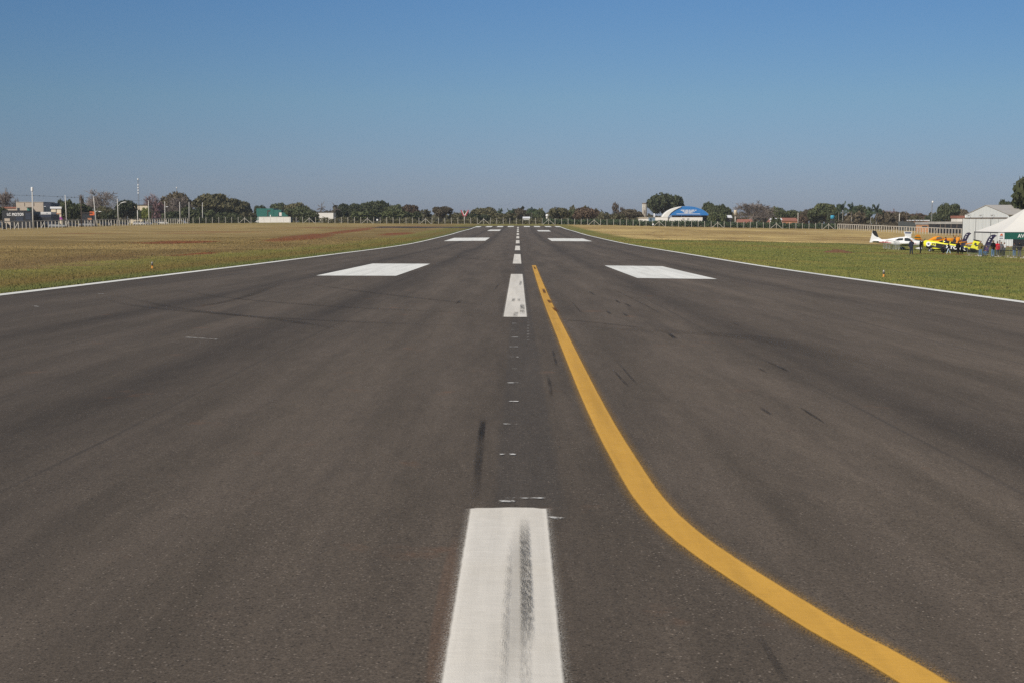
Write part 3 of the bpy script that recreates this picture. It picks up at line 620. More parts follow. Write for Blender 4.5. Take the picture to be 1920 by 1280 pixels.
def palm_parts(seed, fronds=15, dead=False):
    r = random.Random(seed); t = MB(); t.tube([(0, 0, -.02), (.012, 0, .3), (.0, .01, .62)], [.055, .042, .036], 8)
    c = MB()
    for i in range(fronds):
        a = 6.283 * i / fronds + r.uniform(-.2, .2); el = r.uniform(.1, 1.25) if not dead else r.uniform(-.3, 1.0); L = r.uniform(.75, 1.05)
        pts = []; p = Vector((0, 0, .62)); d = Vector((math.cos(a) * math.cos(el), math.sin(a) * math.cos(el), math.sin(el) * .42))
        for k in range(7): pts.append(p.copy()); p = p + d * L / 6; d.z -= .085 if not dead else .05
        side = Vector((-math.sin(a), math.cos(a), 0))
        for k in range(6):
            wv = .17 * math.sin(math.pi * (k + .9) / 7.2) * (1 if not dead else .5)
            for sgn in (-1, 1):
                o = side * wv * sgn + Vector((0, 0, -wv * .32)); q = pts[k].lerp(pts[k + 1], .25); q2 = pts[k + 1]
                c.add([q, q2, q2 + o + (q2 - q) * .4, q + o + (q2 - q) * .5], [(0, 1, 2, 3)])
    return t, c
KIND = {}
def reg(kind, crowns, trunks): KIND[kind] = (crowns, trunks)
TR = [trunk_mesh(i, .55, .045, 5, .5) for i in range(2)]
reg('broad', [np_mesh('crown', *lobes_crown(10 + i, (26, 40, 22, 32)[i], (3800, 5200, 3300, 4400)[i], .075), L_dark) for i in range(4)], TR)
reg('umbrella', [np_mesh('crown', *lobes_crown(30 + i, 30, 3600, .075, 'umbrella'), L_dark) for i in range(2)], [trunk_mesh(5, .8, .035, 7, .8)])
reg('bush', [np_mesh('crown', *lobes_crown(40 + i, 24, 3000, .11, 'bush'), L_mid) for i in range(3)], [trunk_mesh(8, .3, .03, 4, .3)])
reg('loose', [np_mesh('crown', *lobes_crown(50 + i, 11, 300, .13, 'tall'), L_olive) for i in range(2)], [trunk_mesh(9, .95, .04, 8, .4)])
_bc = [bare_crown(60 + i) for i in range(3)]
def tw(i): return _bc[i].mesh('crown', M_twig)
reg('bare', [tw(0), tw(1), tw(2)], [trunk_mesh(20 + i, .35, .03, 4, .25, M_twig) for i in range(2)])
pp = [palm_parts(70 + i) for i in range(3)]; pd_ = palm_parts(80, 17, True)
for _t, _k in pp + [pd_]:
    zm = max(v[2] for v in _k.v); rm = np.percentile([math.hypot(v[0], v[1]) for v in _k.v], 96)
    _k.v = [(x / rm, y / rm, (z - .62) / (zm - .62) * .34 + .66 if z > .62 else .66 + (z - .62) * .9) for x, y, z in _k.v]; _t.v = [(x, y, z * 1.07) for x, y, z in _t.v]
reg('palm', [c.mesh('crown', L_palm) for t, c in pp], [t.mesh('trunk', M_pbark, True) for t, c in pp])
reg('deadpalm', [pd_[1].mesh('crown', L_dead)], [pd_[0].mesh('trunk', M_bark, True)])
tcount = 0
def tree(kind, px, pytop, pw, D, label, leaf=None, cat='tree', group=None, base=None, name=None):
    global tcount; tcount += 1
    top = W(px, pytop, D); zb = z1(top.x, D) if base is None else W(px, base, D).z
    h = top.z - zb; rad = pw * D / F / 2
    t = empty(name or {'bush': 'bush', 'palm': 'palm_tree', 'deadpalm': 'palm_tree', 'bare': 'bare_tree'}.get(kind, 'tree'), (top.x, D, zb), 0, label, cat, group)
    cs, ts = KIND[kind]; cm = cs[tcount % len(cs)]; tm = ts[tcount % len(ts)]
    ang = tcount * 2.4
    tk = obj('trunk', tm, t); tk.scale = (max(rad * .9, h * .35), max(rad * .9, h * .35), h) if kind not in ('palm', 'deadpalm') else (rad * 1.1, rad * 1.1, h); tk.rotation_euler = (0, 0, ang)
    cr = obj('crown', cm, t); cr.scale = (rad, rad, h); cr.rotation_euler = (0, 0, ang)
    if leaf: cr.material_slots[0].link = 'OBJECT'; cr.material_slots[0].material = leaf
    return t
TB = [  # kind, px, top py, px width, distance, label, leaf
 # left
 ('bare', 2, 361, 42, 500, 'bare grey tree cut by the left picture edge, above the motorcycle shop', None),
 ('bare', 24, 376, 26, 520, 'low bare tree between the shop front and the beige block building', None),
 ('broad', -4, 390, 36, 440, 'dark leafy tree overlapping the left end of the black shop front', L_dark),
 ('broad', 114, 377, 16, 520, 'thin dark tree peeking over the white shed roof', L_mid),
 ('broad', 128, 379, 36, 480, 'dense green tree behind the leaning white pole, right of the white-roofed shed', L_mid),
 ('broad', 150, 384, 40, 500, 'dense green tree directly behind the dark wooden utility pole', L_mid),
 ('loose', 153, 371, 12, 560, 'slim loose tree rising just beside the dark utility pole top', L_brown),
 ('bare', 194, 360, 78, 600, 'wide rounded bare tree between the orange sign and the dark evergreen', None),
 ('broad', 194, 390, 44, 520, 'olive green tree below the wide bare tree, right of the orange sign', L_olive),
 ('bush', 204, 398, 30, 500, 'dark low shrub at the foot of the leaning white pole and wide bare tree', L_dark),
 ('broad', 236, 378, 40, 520, 'very dark round evergreen left of the cream wall building', L_dark),
 ('broad', 256, 394, 24, 560, 'small dark tree in front of the cream wall building', L_dark),
 ('bush', 274, 391, 16, 545, 'yellow-green bush at the right end of the cream building', L_yel),
 ('bare', 291, 368, 50, 640, 'pinkish bare tree with thin blossom between two white poles', M_twigp),
 ('loose', 296, 383, 34, 620, 'reddish purple tree right of the yellow-green bush', L_pink),
 ('broad', 331, 364, 56, 640, 'tall grey-brown half-bare tree below the thin mast', L_brown),
 ('bare', 335, 372, 60, 630, 'bare pale-limbed tree in front of the half-bare brown tree', None),
 ('bush', 322, 398, 36, 590, 'dark bush behind the right end of the left concrete fence', L_dark),
 ('bush', 360, 391, 44, 590, 'bright green bush at the corner where the concrete fence ends', L_mid),
 ('bush', 386, 397, 40, 600, 'green bush below the big dark domed tree, at its left foot', L_mid),
 ('umbrella', 404, 366, 82, 640, 'big dark domed tree, widest crown left of the teal building', L_olive),
 ('broad', 404, 378, 66, 645, 'dark lower tree filling the shade under the big domed crown', L_dark),
 ('broad', 447, 379, 44, 660, 'olive tree sloping down to the right of the big domed tree', L_olive),
 ('bush', 428, 400, 50, 600, 'green shrub belt under the big domed tree, right part', L_mid),
 ('bush', 462, 399, 34, 610, 'brownish shrub left of the dark parked van by the white wall', L_olive),
 # centre left
 ('broad', 488, 387, 24, 760, 'small tree showing over the left end of the teal roof', L_dark),
 ('broad', 526, 383, 40, 760, 'dark tree showing over the middle of the teal building', L_dark),
 ('broad', 556, 383, 46, 720, 'olive tree behind the right end of the teal building', L_olive),
 ('broad', 560, 389, 54, 640, 'green tree covering the right end of the teal building and white wall', L_mid),
 ('bush', 581, 398, 38, 620, 'low green bush in front of the white boundary building, left side', L_mid),
 ('deadpalm', 602, 378, 18, 720, 'dead brown palm sticking up behind the white boundary building', None),
 ('deadpalm', 629, 380, 20, 655, 'dead brown palm at the left edge of the long tree belt', None),
 ('broad', 650, 385, 44, 660, 'dark tree at the left start of the long central tree belt', L_dark),
 ('broad', 677, 383, 44, 670, 'dark green tree in the central belt, left of its highest crown', L_dark),
 ('broad', 712, 379, 58, 670, 'highest dark crown of the central tree belt left of the runway', L_dark),
 ('broad', 742, 386, 36, 660, 'mid-height dark tree right of the highest central crown', L_mid),
 ('bush', 690, 397, 60, 610, 'green undergrowth below the highest crown of the central belt', L_mid),
 ('bush', 738, 396, 50, 610, 'lighter green undergrowth right of the round white sign', L_mid),
 ('broad', 766, 386, 40, 650, 'reddish-tipped dark tree at the right end of the central belt', L_red),
 ('bush', 768, 398, 46, 610, 'green shrub sloping down at the right end of the central belt', L_mid),
 ('loose', 798, 395, 30, 640, 'pale loose tree in the gap left of the round brown-olive tree', L_olive),
 ('broad', 829, 389, 40, 640, 'round brown-olive tree left of the red V-shaped sign', L_brown),
 ('bush', 853, 403, 26, 640, 'low grey-green bush at the foot of the red V-shaped sign', L_olive),
 # centre
 ('broad', 910, 391, 50, 680, 'olive tree right of the red V-shaped sign with a palm behind it', L_olive),
 ('palm', 894, 388, 14, 720, 'palm standing above the olive tree near the red V-shaped sign', None),
 ('palm', 938, 390, 16, 700, 'palm left of the paired palms over the runway end', None),
 ('palm', 954, 391, 14, 700, 'left one of two close palms over the centre of the runway end', None),
 ('palm', 962, 390, 12, 710, 'right one of two close palms over the centre of the runway end', None),
 ('broad', 976, 393, 40, 720, 'brownish tree behind the little white-roofed house', L_brown),
 ('palm', 997, 388, 26, 660, 'broad bushy palm right of the little white-roofed house', None),
 ('broad', 1010, 395, 30, 680, 'dark tree directly right of the broad bushy palm', L_dark),
 ('bush', 945, 401, 40, 640, 'shrub below the palms at the runway end', L_olive),
 ('bush', 895, 403, 46, 620, 'dark shrub behind the fence straight left of the runway end', L_dark),
 ('broad', 1048, 391, 42, 640, 'olive tree right of the white dome, above the hedge', L_olive),
 ('broad', 1078, 394, 32, 650, 'dark tree squeezed between two olive-brown trees over the hedge', L_mid),
 ('broad', 1098, 391, 44, 640, 'reddish-topped tree at the right of the olive pair over the hedge', L_red),
 ('loose', 1132, 402, 22, 700, 'tiny tree in the sky gap left of the tall sparse tree', L_olive),
 # centre right
 ('loose', 1155, 383, 18, 680, 'tall sparse tree standing alone left of the concrete water tower', L_dead),
 ('loose', 1168, 391, 14, 690, 'thin sparse tree beside the tall sparse one', L_dead),
 ('umbrella', 1180, 394, 46, 660, 'flat-topped dark tree left of the concrete water tower', L_brown),
 ('bush', 1158, 402, 26, 640, 'olive bush below the tall sparse tree', L_olive),
 ('broad', 1246, 366, 66, 700, 'biggest dark round tree, between the water tower and the blue arched hall', L_dark),
 ('broad', 1275, 383, 22, 720, 'small tree touching the left shoulder of the blue arched roof', L_dark),
 ('broad', 1330, 382, 30, 700, 'dark round tree just right of the blue arched roof', L_dark),
 ('broad', 1353, 387, 40, 680, 'dark green tree left of the small cream water tank', L_mid),
 ('bush', 1345, 400, 34, 640, 'green bush beside the right foot of the arched hall', L_mid),
 ('bare', 1410, 382, 74, 680, 'large grey bare tree right of the small cream water tank', None),
 ('bare', 1436, 393, 44, 690, 'brown thicket of bare branches behind the red-roofed house', M_twig),
 ('broad', 1455, 391, 40, 720, 'green tree right of the large grey bare tree', L_mid),
 ('broad', 1486, 396, 38, 720, 'dark tree behind the right red-roofed house', L_mid),
 ('bush', 1455, 410, 22, 600, 'round green bush in front of the right red-roofed house', L_mid),
 ('bush', 1503, 406, 22, 640, 'brown bush right of the concrete pole by the red-roofed house', L_red),
 ('broad', 1520, 394, 40, 660, 'brown-leafed tree left of the flat-topped green tree', L_brown),
 ('umbrella', 1548, 384, 58, 640, 'flat-topped green tree above the blue water tank', L_mid),
 ('broad', 1540, 392, 50, 645, 'green tree low behind the blue water tank', L_mid),
 ('bush', 1568, 398, 30, 620, 'dark bush right of the blue water tank', L_dark),
 ('palm', 1581, 377, 24, 600, 'tallest palm of the right-hand group, leaning over its neighbours', None),
 ('palm', 1597, 379, 24, 595, 'palm with a grey trunk right of the tallest palm', None),
 ('palm', 1573, 381, 14, 615, 'smaller palm at the left of the tallest palm', None),
 ('broad', 1612, 388, 40, 640, 'dark tree between the two groups of palms', L_dark),
 ('palm', 1633, 385, 22, 590, 'palm with a white trunk, left one of the two-trunk pair', None),
 ('palm', 1644, 382, 24, 590, 'palm with a white trunk, right one of the two-trunk pair', None),
 ('bush', 1606, 400, 40, 610, 'brown scrub behind the palm trunks', L_brown),
 ('bush', 1660, 398, 36, 640, 'brown scrub right of the white-trunked palms', L_brown),
 ('bare', 1664, 396, 40, 760, 'hazy bare trees on the skyline right of the palms', M_twigp),
 ('broad', 1690, 399, 34, 700, 'dark brownish tree behind the short white pole', L_brown),
 ('broad', 1722, 402, 44, 760, 'reddish distant tree on the skyline between thin poles', L_red),
 ('broad', 1716, 406, 24, 640, 'small green tree beside the white wall above the netting', L_olive),
 ('broad', 1752, 403, 34, 680, 'dark tree at the foot of the tall thin mast', L_dark),
 ('broad', 1779, 384, 42, 620, 'dark rounded tree left of the grey hangar', L_dark),
 ('broad', 1800, 394, 30, 700, 'brownish tree right behind the dark rounded tree by the hangar', L_brown),
 ('broad', 1885, 380, 40, 420, 'dark treetop just showing over the hangar ridge', L_dark),
]
for t in TB: tree(t[0], t[1], t[2], t[3], t[4], t[5], t[6])
tree('broad', 1990, 308, 150, 250, 'tall dark tree at the right picture edge behind the white tent', L_dark, base=470)
# far woods closing the horizon between and behind the nearer trees
def leaf_belt(name, x0, x1, D0, D1, n, size, top, seed, m, zoff=0):
    r = np.random.default_rng(seed); x = x0 + (x1 - x0) * r.random(n); y = D0 + (D1 - D0) * r.random(n)
    zb = Z(x, y); h = top(x) * (.25 + .75 * np.sqrt(r.random(n))) + zoff
    P = np.stack([x, y, zb + h * r.random(n) ** .6], -1); return np_mesh(name, *leaf_quads(P, r.normal(size=(n, 3)), size, r), m)
tag(obj('far_wood', leaf_belt('far_wood', -420, 420, 830, 900, 9000, 1.7, lambda x: 8.0 + 2.2 * np.sin(x * .05) + 1.6 * np.sin(x * .17 + 1), 5, L_olive)), 'distant continuous wood on the skyline behind all the single trees', 'wood', kind='stuff')
_hp = ((1018, 410.5), (1100, 411.5), (1200, 413), (1330, 414.5), (1420, 417), (1500, 418.5), (1566, 420)); HGX = [WX(q, 574) for q, _ in _hp]; HGT = [W(q, p, 574).z for q, p in _hp]
hx0, hx1 = WX(1018, 574), WX(1566, 574)
tag(obj('hedge', leaf_belt('hedge', hx0, hx1, 570, 577, 16000, .34, lambda x: (np.interp(x, HGX, HGT) - Z(x, np.full(len(x), 574.0))) * (1 + .06 * np.sin(x * .2) + .05 * np.sin(x * .67)), 6, L_hedge)), 'long dark green hedge behind the far wire fence, right of the runway end', 'hedge')
lx0, lx1 = WX(366, 576), WX(480, 576)
tag(obj('hedge', leaf_belt('hedge', lx0, lx1, 571, 577, 4200, .34, lambda x: 2.8 + .5 * np.sin(x * .3) + .4 * np.sin(x * .9), 8, L_mid)), 'green thicket hedge behind the wire fence below the big domed tree', 'hedge')
lx0, lx1 = WX(600, 576), WX(1016, 576)
tag(obj('scrub', leaf_belt('scrub', lx0, lx1, 571, 580, 9000, .32, lambda x: 1.7 + .7 * np.sin(x * .23) + .6 * np.sin(x * .71 + 2), 9, L_olive)), 'low olive scrub along the wire fence left of the runway end', 'scrub')
rx0, rx1 = WX(1580, 585), WX(1740, 585)
tag(obj('scrub', leaf_belt('scrub', rx0, rx1, 575, 600, 5000, .36, lambda x: 3.2 + .9 * np.sin(x * .2), 12, L_brown)), 'brown dry scrub bank behind the right concrete fence', 'scrub')

# ------------------------------------------------------------------ fences
M_conc = mat('pale_concrete', (.54, .50, .44), .85, .2, 2.5); M_conc2 = mat('weathered_concrete', (.36, .335, .30), .9, .25, 2); M_wire = mat('wire_steel', (.3, .3, .3), .5, .1, 5, metal=.6)
def wire_fence(P0, P1, n, label, brace_every=10, brace_at=None):
    t = empty('wire_fence', (P0[0], P0[1], z1(*P0)), 0, label, 'fence'); o = Vector(t.location)
    pts = [Vector(P0).lerp(Vector(P1), i / (n - 1)) for i in range(n)]; G = [Vector((p.x, p.y, z1(p.x, p.y))) - o for p in pts]
    d = (Vector(P1) - Vector(P0)).normalized(); rr = random.Random(4); post = None
    for i, q in enumerate(G):
        h = 2.2 + rr.uniform(-.04, .04)
        if post is None:
            b = MB(); b.prism([(-.062, -.062), (.062, -.062), (.062, .062), (-.062, .062)], 'z', -.3, 2.2); b.obox((0, 0, 2.2), (0, .22, 2.46), .11, .11); post = b.mesh('post', M_conc)
        p = obj('post', post, t); p.location = q; p.rotation_euler = (rr.uniform(-.012, .012), rr.uniform(-.018, .018), 0)
    bm_ = None
    for i in (brace_at or range(5, n, brace_every)):
        b = MB()
        for s in (-1, 1):
            if 0 <= i + s < n: b.obox(G[i] + Vector((0, 0, 2.05)), G[i + s] * .9 + G[i] * .1 + Vector((0, 0, .02)), .12, .12)
        b.build('brace', M_conc, t)
    for k in range(5):
        b = MB(); b.tube([q + Vector((0, -.07, .35 + k * .45)) for q in G], .007, 3, caps=False); b.build('wire', M_wire, t)
    return t
nf = 100
WFX0, WFX1 = WX(362, 565), WX(1566, 562)
wire_fence((WFX0, 565), (WFX1, 562), nf, 'long wire fence on thin concrete posts across the far end of the runway', 10, [8, 18, 27, 36, 45, 55, 62, 72, 81, 90, 98])
def slab_fence(px0, px1, D0, D1, n, label, hgt, braces, mesh_part=None):
    P0 = Vector((WX(px0, D0), D0)); P1 = Vector((WX(px1, D1), D1))
    t = empty('concrete_fence', (P0.x, P0.y, z1(*P0)), 0, label, 'fence'); o = Vector(t.location)
    pts = [P0.lerp(P1, i / (n - 1)) for i in range(n)]; G = [Vector((p.x, p.y, z1(p.x, p.y))) - o for p in pts]
    d = (P1 - P0).normalized(); ang = math.atan2(d.y, d.x); rr = random.Random(2)
    b = MB(); b.prism([(-.09, -.09), (.09, -.09), (.09, .09), (-.09, .09)], 'z', -.3, hgt); pm = b.mesh('post', M_conc)
    for q in G:
        p = obj('post', pm, t); p.location = q; p.rotation_euler = (rr.uniform(-.01, .01), rr.uniform(-.015, .015), ang)
    b = MB()
    for a, c in zip(G[:-1], G[1:]): b.obox(a + Vector((0, 0, hgt + .07)), c + Vector((0, 0, hgt + .07)), .2, .2)
    b.build('top_rail', M_conc, t)
    for i in braces:
        if i + 1 < n: b = MB(); b.obox(G[i] + Vector((0, 0, .05)), G[i + 1] + Vector((0, 0, hgt - .1)), .12, .12); b.build('brace', M_conc, t)
    for k in range(7):
        b = MB(); b.tube([q + Vector((0, 0, .15 + k * .33)) for q in G], .008, 3, caps=False); b.build('wire', M_wire, t)
    return t
slab_fence(-20, 352, 384, 562, 68, 'pale concrete post-and-rail fence along the left side of the field', 2.25, (6, 13, 20, 27, 34, 41, 48, 56, 62))
slab_fence(1571, 1815, 560, 444, 52, 'pale concrete post-and-rail fence along the right side behind the aircraft', 2.15, (3, 9, 14, 19, 24, 29, 34, 40))


# ------------------------------------------------------------------ buildings
M_black = mat('black_facade', (.022, .023, .027), .5, .2, 1); M_navy = mat('navy_facade', (.024, .032, .055), .55, .15, 1); M_beige = mat('beige_render', (.44, .375, .31), .85, .12, .8); M_cream = mat('cream_render', (.66, .57, .43), .85, .1, .6)
M_wht = mat('white_painted_wall', (.74, .72, .68), .8, .1, .8); M_glass = mat('dark_window_glass', (.03, .04, .05), .15, .1, 1, .6); M_teal = mat('teal_sheet_metal', (.022, .135, .115), .55, .12, 1); M_tealw = mat('teal_window', (.06, .24, .2), .3, .2, 2)
M_let = mat('white_lettering', (.8, .8, .8), .5, .03, 2); M_roofw = mat('white_sheet_roof', (.70, .71, .73), .5, .08, 2); M_red = mat('red_clay_tiles', (.27, .112, .078), .85, .25, 3); M_brick = mat('red_brick', (.42, .20, .11), .85, .2, 2); M_dkroof = mat('dark_roof', (.06, .05, .045), .8, .2, 2); M_greyroof = mat('grey_sheet_roof', (.33, .33, .33), .6, .15, 1.5)
M_orange = mat('orange_sign_panel', (.62, .12, .03), .6, .1, 2); M_mag = mat('magenta_awning', (.25, .04, .2), .7, .15, 2)
def base_z(x, y): return z1(x, y) - .3
def bld(name, label, cat, px0, px1, pyt, D, depth, m, roof=None, rh=.25, over=.25):
    x0, x1 = WX(px0, D), WX(px1, D); cx = (x0 + x1) / 2; zt = W((px0 + px1) / 2, pyt, D).z; zb = base_z(cx, D)
    t = empty(name, (cx, D, zb), 0, label, cat); hw = (x1 - x0) / 2; h = zt - zb
    b = MB(); b.box(-hw, hw, 0, depth, 0, h - (rh if roof else 0)); b.build('wall', m, t)
    if roof: b = MB(); b.box(-hw - over, hw + over, -over, depth + over, h - rh, h); b.build('roof', roof, t)
    t['hw'] = hw; t['h'] = h; return t
def onface(t, px0, px1, py0, py1, D, name, m, th=.12, y=-.003):      # thin panel proud of the front wall
    o = t.location; x0, x1 = WX(px0, D) - o.x, WX(px1, D) - o.x; za, zb_ = W(px0, py1, D).z - o.z, W(px0, py0, D).z - o.z
    b = MB(); b.box(x0, x1, y - th, y, za, zb_); return b.build(name, m, t)
# motorcycle shop
t = bld('shop', 'black motorcycle shop front with white LC MOTOS lettering', 'shop', 4, 46, 395, 432, 9, M_black)
o = t.location; c = W(28.6, 402.6, 432); o2 = text_obj('LC MOTOS', 1.1, M_let, t, (c.x - o.x, -.03, c.z - o.z), bold=.03); o2.scale.x = 31 * 432 / F / (max(v.co.x for v in o2.data.vertices) - min(v.co.x for v in o2.data.vertices))
onface(t, 22, 40, 404.7, 405.6, 432, 'sign_line', M_greyroof, .05); onface(t, 30, 44, 407, 416, 432, 'shutter', M_navy, .06); onface(t, 8, 18, 410, 424, 431.7, 'pier', M_beige, .1)
t = bld('shop_annex', 'lower black annex attached to the right of the motorcycle shop', 'shop', 46.3, 60, 397, 432, 8, M_black)
onface(t, 48, 58, 400, 412, 432, 'shutter', M_navy, .06)
t = bld('shop', 'navy blue low shop front below the white awning block', 'shop', 63, 96, 402.5, 436, 8, M_navy)
onface(t, 64, 95, 408, 416, 436, 'shop_window', M_black, .05); onface(t, 64, 68, 400.6, 402.2, 436, 'parapet', M_navy, .2, .21)
t = bld('apartment_block', 'beige concrete block building with a teal window above the motorcycle shop', 'building', 31, 82, 379, 482, 12, M_beige)
for a, c, e, f, n, m in ((46.6, 47.3, 381, 387, 'joint', M_dkroof), (64, 64.8, 381, 387, 'joint', M_dkroof), (33, 37.5, 390.3, 395, 'window', M_glass), (51.5, 59, 390.5, 397, 'window', M_tealw), (32, 81, 379.3, 380, 'coping', M_conc2)): onface(t, a, c, e, f, 482, n, m, .08)
b = MB(); oo = t.location; q0 = W(51, 389.8, 482) - oo; q1 = W(61, 389.2, 482) - oo; b.box(q0.x, q1.x, -1.2, -.09, q0.z, q0.z + .15); b.build('awning', M_dkroof, t)
t = bld('house', 'low rubble-coloured house with reddish tiles left of the beige block', 'house', 3, 31, 388.5, 490, 8, M_beige, M_red, .5)
t = bld('office_block', 'dark navy glazed block attached right of the beige building', 'building', 82.2, 96, 381, 478, 10, M_navy)
for a, c, e, f, n, m in ((83, 87, 387.2, 388, 'ledge', M_roofw), (83, 86, 389, 396.5, 'window', M_glass), (87, 90.5, 389, 396.5, 'window', M_glass), (91.3, 95, 391, 396.5, 'window', M_glass)): onface(t, a, c, e, f, 478, n, m, .08)
bld('awning_block', 'white fascia block standing between the navy shop and the navy glazed block', 'building', 76, 96, 398, 445, 5, M_wht)
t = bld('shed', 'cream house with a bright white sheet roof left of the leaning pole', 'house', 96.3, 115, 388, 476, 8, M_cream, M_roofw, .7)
onface(t, 97, 114.5, 390.8, 392.6, 476, 'painted_eave_shade', M_dkroof, .06); onface(t, 105.3, 106, 391, 406, 476, 'drainpipe', M_dkroof, .15); onface(t, 101, 114.5, 400.5, 401.8, 476, 'cornice', M_brick, .1); onface(t, 97, 103, 399, 406, 476, 'door', M_glass, .05)  # dark strip below the roof edge: eave shade put in as colour
t = bld('kiosk', 'dark kiosk under the trees between the wooden pole and the orange sign', 'kiosk', 153, 172, 399, 470, 5, M_black, M_dkroof, .3)
t = bld('house', 'cream blank wall building rising behind the dark round evergreen', 'building', 245, 277.5, 384.3, 620, 10, M_cream, M_dkroof, .25)
# small stand-alone sign boards
def board(name, label, px0, px1, py0, py1, D, m, cat='sign', legs=True):
    x0, x1 = WX(px0, D), WX(px1, D); cx = (x0 + x1) / 2; zb = z1(cx, D); t = empty(name, (cx, D, zb), 0, label, cat); hw = (x1 - x0) / 2
    za, zc_ = W(px0, py1, D).z - zb, W(px0, py0, D).z - zb
    b = MB(); b.box(-hw, hw, -.08, .08, za, zc_); b.build('panel', m, t)
    for s in (-.8, .8): b = MB(); b.tube([(s * hw, .14, -.2), (s * hw, .14, zc_ - .1)], .06, 8); b.build('leg', M_wire, t)
    return t
board('billboard', 'orange-red billboard among the green trees on the left', 168.5, 177.5, 397.3, 404.2, 470, M_orange)
board('billboard', 'small orange-brown board just above the left fence rail', 164.5, 172, 409.3, 413, 456, M_brick)
board('round_sign', 'small white board on the wire fence below the central trees', 705.8, 708.8, 411.2, 414.2, 563.4, M_let)
board('warning_sign', 'small white board on the wire fence in front of the hedge, below the water tower', 1223, 1226, 419.8, 422.4, 561.9, M_let)
t = bld('teal_shed', 'teal sheet-metal shed, tall left block with a dark slot', 'shed', 481, 513, 391.3, 640, 14, M_teal)
onface(t, 501.3, 503.2, 394.5, 407, 640, 'slot', M_dkroof, .05); onface(t, 503.2, 507, 394.5, 397.5, 640, 'slot', M_dkroof, .05); onface(t, 506.5, 508.3, 403.5, 407, 640, 'vent_pipe', M_let, .3)
t = bld('teal_shed', 'lower teal sheet-metal shed with a white gable on its right', 'shed', 513.3, 527.5, 394, 638, 12, M_teal)
onface(t, 522, 527.3, 399, 406.5, 638, 'gable_panel', M_navy, .05)
t = bld('teal_shed', 'lowest teal sheet-metal shed, beside the green tree', 'shed', 527.8, 541, 398.8, 636, 12, M_teal); onface(t, 523.6, 528.2, 399, 405.5, 636, 'gable_panel', M_wht, .06, .05)
def wall(label, px0, px1, py0, D, m, D1=None):
    D1 = D1 or D; a = Vector((WX(px0, D), D)); c = Vector((WX(px1, D1), D1)); n = 8; b = MB(); zt0 = W(px0, py0, D).z
    t = empty('boundary_wall', (a.x, a.y, z1(*a)), 0, label, 'wall'); b2 = MB()
    for i in range(n):
        p = a.lerp(c, i / n); q = a.lerp(c, (i + 1) / n); zb = min(z1(*p), z1(*q)) - .3; h = zt0 - zb
        b.obox((p.x - a.x, p.y - a.y, zb + h / 2 - t.location.z), (q.x - a.x, q.y - a.y, zb + h / 2 - t.location.z), .2, h)
    b.build('panels', m, t); b2.obox((0, 0, zt0 - t.location.z + .06), (c.x - a.x, c.y - a.y, zt0 - t.location.z + .06), .32, .12); b2.build('coping', M_conc2, t); return t
wall('white boundary wall in front of the teal sheds', 485, 545, 407.3, 600, M_wht)
t = bld('house', 'long white boundary building with a thin dark roof beside a dead palm', 'building', 584, 625, 397.2, 640, 9, M_wht, M_dkroof, .35)
# red V sign
vz = z1(WX(871, 640), 640); t = empty('v_sign', (WX(871, 640), 640, vz), 0, 'red and white V-shaped sign on a mast left of the runway end', 'sign')
M_vred = mat('v_sign_red', (.42, .06, .075), .5, .1, 2); q = lambda px, py: W(px, py, 640) - t.location
for a, c in (((864.3, 394.3), (869.5, 406)), ((878.5, 394.3), (872.5, 406))):
    b = MB(); b.obox(q(*a), q(*c), .55, .5); b.build('arm', M_vred, t)
    s = 1 if a[0] < 870 else -1; b = MB(); b.obox(q(a[0] + 2.2 * s, a[1] + 2), q(c[0] + 1.0 * s, c[1] - 2), .35, .3); b.build('arm_trim', M_let, t)
b = MB(); b.tube([(0, 0, -.3), q(871, 405)], .16, 8); b.build('mast', M_conc, t)
def gable_house(name, label, cat, px0, px1, pyr, pye, D, depth, mw, mr, ridge_inset=0.0):
    x0, x1 = WX(px0, D), WX(px1, D); cx = (x0 + x1) / 2; zb = base_z(cx, D); hw = (x1 - x0) / 2; ze = W(px0, pye, D).z - zb; zr = W(px0, pyr, D + depth / 2).z - zb
    t = empty(name, (cx, D, zb), 0, label, cat); b = MB(); b.box(-hw + .3, hw - .3, .3, depth - .3, 0, ze); b.build('wall', mw, t)
    i = ridge_inset * hw; b = MB(); e = .12
    b.add([(-hw, 0, ze), (hw, 0, ze), (hw - i, depth / 2, zr), (-hw + i, depth / 2, zr), (-hw, depth, ze), (hw, depth, ze), (-hw, 0, ze - e), (hw, 0, ze - e), (hw, depth, ze - e), (-hw, depth, ze - e)],
          [(0, 1, 2, 3), (3, 2, 5, 4), (0, 3, 4), (1, 5, 2), (6, 9, 8, 7), (0, 6, 7, 1), (1, 7, 8, 5), (5, 8, 9, 4), (4, 9, 6, 0)]); b.build('roof', mr, t)
    for k in range(2):
        xw_ = (-.5 + k) * hw; b = MB(); b.box(xw_ - .7, xw_ + .7, .24, .297, ze * .4, ze * .75); b.build('window', M_glass, t)
    return t
gable_house('house', 'little white-roofed house under the palms at the runway end', 'house', 980, 994, 406.8, 409.8, 640, 6, M_wht, M_roofw)
gable_house('house', 'tiny white-walled house half hidden left of the palms at the runway end', 'house', 938, 954, 407, 412, 650, 6, M_wht, M_greyroof)
b = MB(); x_ = WX(1025.5, 760); zz = z1(x_, 760); tz = W(1025.5, 402, 760).z - zz; t = empty('white_dome_tank', (x_, 760, zz), 0, 'small white domed tank in the sky gap right of the bushy palm', 'tank')
b.lathe([(.9, tz - 1.2), (.9, tz - .4), (.6, tz - .1), (.05, tz)], 12); b.build('tank', M_let, t); b = MB(); b.tube([(0, 0, -.3), (0, 0, tz - 1.2)], .45, 10); b.build('stem', M_wht, t)
